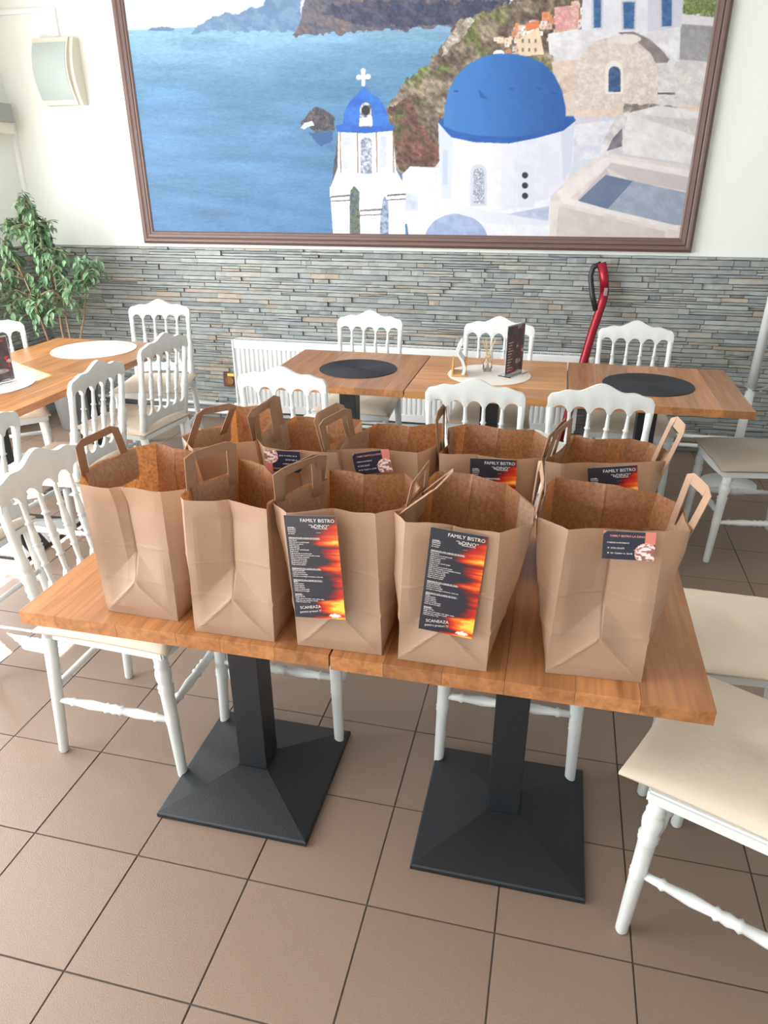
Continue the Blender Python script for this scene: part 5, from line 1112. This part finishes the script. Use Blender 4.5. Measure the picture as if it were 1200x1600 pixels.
def make_bag(key, label, depth):
    (xa, ya, xb, yb), ch = BAGS[key]
    seed = ord(key)
    D = depth
    e = Vector((xb-xa, yb-ya)); ed = e.normalized(); nrm = Vector((-ed.y, ed.x))
    A, Bq = Vector((xa, ya)), Vector((xb, yb)); Cq, Dq = Bq+nrm*D, A+nrm*D
    base = [(A, Bq), (Bq, Cq), (Cq, Dq), (Dq, A)]
    F_, R_, K_, L_ = ch
    rims = [F_, [F_[-1]]+R_+[K_[0]], K_, [K_[-1]]+L_+[F_[0]]]
    root = empty('paper_bag', ((xa+xb)/2, (ya+yb)/2+D/2, 0.75), label=label, cat='paper bag', group='brown paper bags on the front table')
    off = Vector(((xa+xb)/2, (ya+yb)/2+D/2))
    NC, NR = 32, 64; rr = random.Random(seed)
    cols = []; meta = []
    ctr = off
    for s in range(4):
        bs = resample(base[s], NC); rs_ = resample(rims[s], NC)
        a, b = base[s]; out = Vector(((b-a).y, -(b-a).x)).normalized(); hw = (b-a).length/2
        for c in range(NC):
            u = UM[c]; col = []
            for q in range(NR+1):
                t = q/NR; h = (RIMZ-0.75)*t
                te = t if t > 0.0 else 0
                p = bs[c].lerp(rs_[c], te**1.15)
                tri = 1-abs(2*u-1)
                dsp = 0.0
                env = min(1, t*12)*(1.0-0.7*max(0, t-0.85)/0.15)
                if s in (0, 2):      # gusset: centre crease above the V fold
                    lim = hw*tri*1.0
                    above = min(1, max(0, (h-lim)/0.06)); dsp -= 0.022*tri*above*env
                    dsp += 0.0012*math.exp(-((h-lim)/0.005)**2)*env*(tri < 0.98)
                    dsp -= 0.0030*math.exp(-((u-0.505)*hw*2/0.0022)**2)*above*env
                else:                # wide sides belly out slightly
                    dsp += 0.006*math.sin(PI*u)*math.sin(PI*min(1, t*1.1))*env
                dsp += 0.0022*math.exp(-((h-0.088)/0.005)**2)*(1 if s in (1, 3) else 0.5)+0.0013*math.exp(-((h-0.165-0.006*math.sin(u*5+seed))/0.003)**2)
                nv = noise.noise(Vector((bs[c].x*9+seed, bs[c].y*9, h*9)))*0.007+facet(u*4.3+s*9+seed, h*19+seed)*0.0042+facet(u*9+s*5, h*38-seed)*0.0014
                dsp += nv*env*min(1, 8*min(u, 1-u)+0.15)
                x, y = p.x+out.x*dsp, p.y+out.y*dsp
                z = h+(0.0015*math.sin(u*9+s*2+seed)+0.0016*noise.noise(Vector((u*6, s, seed))))*t
                col.append((x-off.x, y-off.y, z+0.0006))
            cols.append(col)
    bm = bmesh.new(); V = [[bm.verts.new(p) for p in c] for c in cols]; n = len(V)
    for i in range(n):
        j = (i+1) % n
        for q in range(NR):
            if i % NC < NC//2: bm.faces.new((V[i][q], V[j][q], V[j][q+1])); bm.faces.new((V[i][q], V[j][q+1], V[i][q+1]))
            else: bm.faces.new((V[i][q], V[j][q], V[i][q+1])); bm.faces.new((V[j][q], V[j][q+1], V[i][q+1]))
    c0 = bm.verts.new((0, 0, 0.0006))
    for i in range(n): bm.faces.new((V[(i+1) % n][0], V[i][0], c0))
    bm.normal_update()
    sharp = {0, NC, 2*NC, 3*NC}
    for ee in bm.edges: ee.smooth = True
    for i in sharp:
        for q in range(NR):
            ee = bm.edges.get((V[i][q], V[i][q+1]))
            if ee: ee.smooth = False
    for i in range(n):
        ee = bm.edges.get((V[i][0], V[(i+1) % n][0]))
        if ee: ee.smooth = False
    me = bpy.data.meshes.new('paper_body'); bm.to_mesh(me); bm.free()
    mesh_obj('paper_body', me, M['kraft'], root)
    # reinforcing patches glued inside, and the flat twisted-paper handles
    for s, nm in ((1, 'R'), (3, 'L')):
        ins = Vector((-1 if s == 1 else 1, 0)); bm = bmesh.new(); a, b = int(NC*0.14), int(NC*0.86); q0 = int(NR*0.77)
        G = [[bm.verts.new((cols[s*NC+c][q][0]+ins.x*0.0022, cols[s*NC+c][q][1], cols[s*NC+c][q][2]-0.002)) for q in range(q0, NR+1)] for c in range(a, b)]
        for g1, g2 in zip(G, G[1:]):
            for q in range(len(g1)-1): bm.faces.new((g1[q], g2[q], g2[q+1], g1[q+1]))
        bm_obj('handle_patch', bm, M['kraft2'], root, True)
    for (sd, p0, p1, p2, p3) in HANDLES[key]:
        a, b, c, d = [Vector(p)-Vector((off.x, off.y, 0.75)) for p in (p0, p1, p2, p3)]
        w_ = 0.025
        # centre line a (near foot) -> c (near top) -> d (far top) -> b (far foot), feet run on into the bag
        da = (a-c).normalized(); db = (b-d).normalized(); bar = (d-c).normalized()
        def frame_pts(a, b, c, d):
            ax = (b-a).normalized()
            out_ = [a+da*0.035-ax*w_/2, c-ax*w_/2*0.9-da*0.0, c+bar*w_*0.45-(da+db).normalized()*w_*0.55, d-bar*w_*0.45-(da+db).normalized()*w_*0.55, d+ax*w_/2*0.9, b+db*0.035+ax*w_/2]
            inn_ = [a+da*0.035+ax*w_/2, c+ax*w_/2+da*w_*0.45, c+ax*w_*0.55+da*w_*0.5, d-ax*w_*0.55+db*w_*0.5, d-ax*w_/2+db*w_*0.45, b+db*0.035-ax*w_/2]
            return out_, inn_
        O, I = frame_pts(a, b, c, d); bm = bmesh.new()
        nn = (b-a).cross(c-a)
        if nn.length < 1e-6: nn = Vector((1, 0, 0))
        nn.normalize(); th = 0.0007
        vo = [[bm.verts.new(p+nn*th*sg+nn*0.003*math.sin(1.3*k_+seed)*(0 < k_ < 5)) for k_, p in enumerate(O)] for sg in (-1, 1)]
        vi = [[bm.verts.new(p+nn*th*sg+nn*0.003*math.sin(1.3*k_+seed)*(0 < k_ < 5)) for k_, p in enumerate(I)] for sg in (-1, 1)]
        for k_ in range(5):
            bm.faces.new((vo[0][k_], vo[0][k_+1], vi[0][k_+1], vi[0][k_])); bm.faces.new((vo[1][k_+1], vo[1][k_], vi[1][k_], vi[1][k_+1]))
            bm.faces.new((vo[0][k_+1], vo[0][k_], vo[1][k_], vo[1][k_+1])); bm.faces.new((vi[0][k_], vi[0][k_+1], vi[1][k_+1], vi[1][k_]))
        bm_obj('handle', bm, M['kraft2'], root)
    return root
BL = {
 'A': 'brown paper bag at the front left corner of the table, one handle raised, no card',
 'B': 'plain brown paper bag second from left in the front row',
 'C': 'brown paper bag in the middle of the front row with an upright menu flyer',
 'D': 'brown paper bag fourth in the front row with a tilted menu flyer',
 'E': 'brown paper bag at the front right with a business card at its rim',
 'F': 'plain brown paper bag at the back left of the table',
 'G': 'brown paper bag in the back row with an upside-down business card',
 'H': 'brown paper bag in the middle of the back row with a tilted business card',
 'I': 'back row paper bag behind the tilted flyer bag, menu flyer at its rim',
 'J': 'brown paper bag at the back right with a menu flyer askew, handle over the edge',
}
for k_, lab in BL.items(): make_bag(k_, lab, 0.24 if k_ in 'ABCDE' else 0.235)
FLL = {
 'C': 'menu flyer with flame print hanging upright on the middle front bag',
 'D': 'menu flyer with flame print hanging tilted on the fourth front bag',
 'E': 'dark and coral business card on the front right bag',
 'G': 'business card mounted upside down on the back row bag second from left',
 'H': 'slightly tilted business card on the middle back bag, its corner above the rim',
 'I': 'menu flyer on the back bag behind the tilted front flyer, half hidden',
 'J': 'menu flyer on the back right bag, only its title showing',
}
for k_, (kd, P0, ex, k1, w_, h_) in FLYERS.items(): flyer(k_, kd, P0, ex, k1, FLL[k_])

# menu stands
def menu_stand(x, y, rz, label, hgt=0.20, wid=0.12):
    root = empty('menu_stand', (x, y, 0.7534), rz, label, 'menu stand', 'clear stands with dark menus')
    box_obj('clear_base', (-wid/2, -0.035, 0, wid/2, 0.035, 0.004), M['acrylic'], root)
    box_obj('clear_sleeve', (-wid/2, -0.004, 0.004, wid/2, -0.0015, hgt), M['acrylic'], root)
    box_obj('paper_edge', (-wid/2, -0.0012, 0.006, wid/2, 0.001, hgt), M['white'], root)
    V, U = np.meshgrid(np.linspace(0, 1, 60), np.linspace(0, 1, 36), indexing='ij')
    n = fbm(U, V, 9, 21, 3)[..., None]; c = np.array((52, 48, 58))*(1-n)+np.array((96, 80, 86))*n
    q = value_noise(U, V, 7, 8)[..., None]; band = ((U > 0.55) & (value_noise(U*0.2, V, 9, 15) > 0.55))[..., None]
    c = np.where(band, np.array((206, 196, 196))*(0.6+0.4*q), c); c = np.where((value_noise(U, V, 13, 33)[..., None] > 0.86), np.array((196, 50, 48)), c)
    color_grid('printed_menu', c, -wid/2+0.004, 0.012, wid/2-0.004, hgt-0.006, M['print2'], root, -0.0046)
    for i in range(11):
        box_obj('text_line', (-wid/2+0.012, -0.0053, 0.025+i*0.013, -wid/2+0.012+0.03+0.012*math.sin(i*2.1), -0.0048, 0.0275+i*0.013), M['lettering'], root)
    return root
menu_stand(1.065, 2.60, math.radians(62), 'dark printed menu in a clear stand on the middle back table', 0.235, 0.15)
menu_stand(-1.21, 1.905, math.radians(70), 'dark printed menu in a clear stand at the left frame edge on the sunny table', 0.21, 0.15)

# ------------------------------------------------------------------ ficus in the corner
def build_plant():
    r = random.Random(8)
    bx_, by_ = -2.0, 3.45
    root = empty('potted_ficus', (bx_, by_, 0), label='tall leafy weeping fig in the corner behind the sunny table', cat='plant')
    bm = bmesh.new(); lathe(bm, [(0, 0.12), (0.01, 0.125), (0.27, 0.155), (0.3, 0.16), (0.3, 0.145), (0.27, 0.14)], n=28); bm_obj('pot', bm, M['pot'], root, True)
    bm = bmesh.new(); lathe(bm, [(0.255, 0.14), (0.27, 0.137)], n=24); bm_obj('soil', bm, M['soil'], root)
    L = 0.058
    bm = bmesh.new(); prof = [(0, 0), (0.18, 0.18), (0.42, 0.25), (0.7, 0.15), (1.0, 0.0)]
    mid = [bm.verts.new((0, -L*t, -L*0.25*t*t)) for t, _ in prof]
    for s in (-1, 1):
        ed = [mid[0]]+[bm.verts.new((s*L*w_, -L*t, -L*0.25*t*t+L*0.07)) for t, w_ in prof[1:-1]]+[mid[-1]]
        for i in range(len(prof)-1):
            f = [mid[i], mid[i+1], ed[i+1], ed[i]]; f = [v for k, v in enumerate(f) if v not in f[:k]]
            if len(f) > 2: bm.faces.new(f)
    lm_ = bpy.data.meshes.new('leaf'); bm.to_mesh(lm_); bm.free(); lm_.materials.append(M['leaf'])
    tips = []
    stems = [((-0.03, 0.0), (-0.16, -0.08, 1.02)), ((0.03, 0.02), (0.02, -0.04, 1.12)), ((0.0, -0.03), (0.14, -0.10, 0.92)), ((0.02, 0.03), (-0.02, 0.0, 1.28)), ((-0.02, 0.02), (0.22, 0.02, 0.98))]
    for (sx, sy), (tx, ty, tz) in stems:
        a = Vector((sx, sy, 0.25)); b = Vector((tx, ty, tz)); pts = []
        for i in range(9):
            t = i/8; p = a.lerp(b, t); p += Vector((0.018*math.sin(t*5+sx*90), 0.015*math.cos(t*4+sy*80), 0)); pts.append(p)
        bm = bmesh.new(); tube(bm, pts, 0.011, 7, 0.004); bm_obj('stem', bm, M['twig'], root, True)
        for i in range(12):
            t = r.uniform(0.38, 1.0); p = a.lerp(b, t); tips.append((p, (p-Vector((0, 0, p.z)))))
    place = []; tw = bmesh.new()
    # crown lobes seen in the photograph: (centre, radii, share)
    lobes = [((-0.16, -0.05, 1.24), (0.15, 0.13, 0.17), .2), ((-0.02, -0.05, 1.30), (0.12, 0.12, 0.16), .12), ((0.14, -0.03, 1.04), (0.30, 0.18, 0.18), .36), ((-0.26, -0.05, 0.95), (0.13, 0.14, 0.2), .14), ((0.0, -0.12, 0.82), (0.26, 0.17, 0.16), .2), ((-0.08, -0.05, 1.46), (0.10, 0.08, 0.10), .06)]
    for (c, rad, sh) in lobes:
        for k in range(int(150*sh)+2):
            th = r.uniform(0, 2*PI); ph = math.acos(r.uniform(-0.7, 1)); q = r.uniform(0.5, 1.0)
            e = Vector((c[0]+rad[0]*q*math.sin(ph)*math.cos(th), c[1]+rad[1]*q*math.sin(ph)*math.sin(th), c[2]+rad[2]*q*math.cos(ph)))
            if e.x+bx_ < WX+0.13: e.x = WX+0.13-bx_
            s0 = min((p for p, _ in tips), key=lambda p: (p-e).length+max(0, p.z-e.z)*0.4)
            m_ = (s0+e)/2+Vector((0, 0, 0.05)); pts = [s0, s0.lerp(m_, 0.5)+Vector((0, 0, 0.012)), m_, m_.lerp(e, 0.5)+Vector((0, 0, 0.006)), e, e+Vector((0, 0, -0.04))+(e-m_)*0.15]
            tube(tw, pts, 0.0028, 5, 0.0012)
            for j in range(8):
                t = 0.35+0.65*j/7; seg = t*(len(pts)-1); i0 = min(len(pts)-2, int(seg)); p = pts[i0].lerp(pts[i0+1], seg-i0)
                place.append((p, r.uniform(0, 2*PI), r.uniform(-0.2, 1.25), r.uniform(0.75, 1.25)))
    o = bm_obj('twigs', tw, M['twig'], root, True); o['kind'] = 'stuff'
    r.shuffle(place)
    jb = bmesh.new()
    for k, (p, az, tilt, s) in enumerate(place):
        if p.x+bx_ < WX+0.11 or p.y+by_ > WY-0.12: continue
        if k < 296:
            o = bpy.data.objects.new('leaf', lm_); COL.objects.link(o); o.parent = root; o.location = p; o.rotation_euler = (tilt, 0, az); o.scale = (s, s, s)
        else:
            Mx = Matrix.Translation(p) @ Matrix.Rotation(az, 4, 'Z') @ Matrix.Rotation(tilt, 4, 'X') @ Matrix.Scale(s, 4)
            mp = {}
            for v in lm_.vertices: mp[v.index] = jb.verts.new(Mx @ v.co)
            for f in lm_.polygons: jb.faces.new([mp[i] for i in f.vertices])
    me = bpy.data.meshes.new('foliage'); jb.to_mesh(me); jb.free(); o = mesh_obj('foliage', me, M['leaf'], root); o['kind'] = 'stuff'
build_plant()
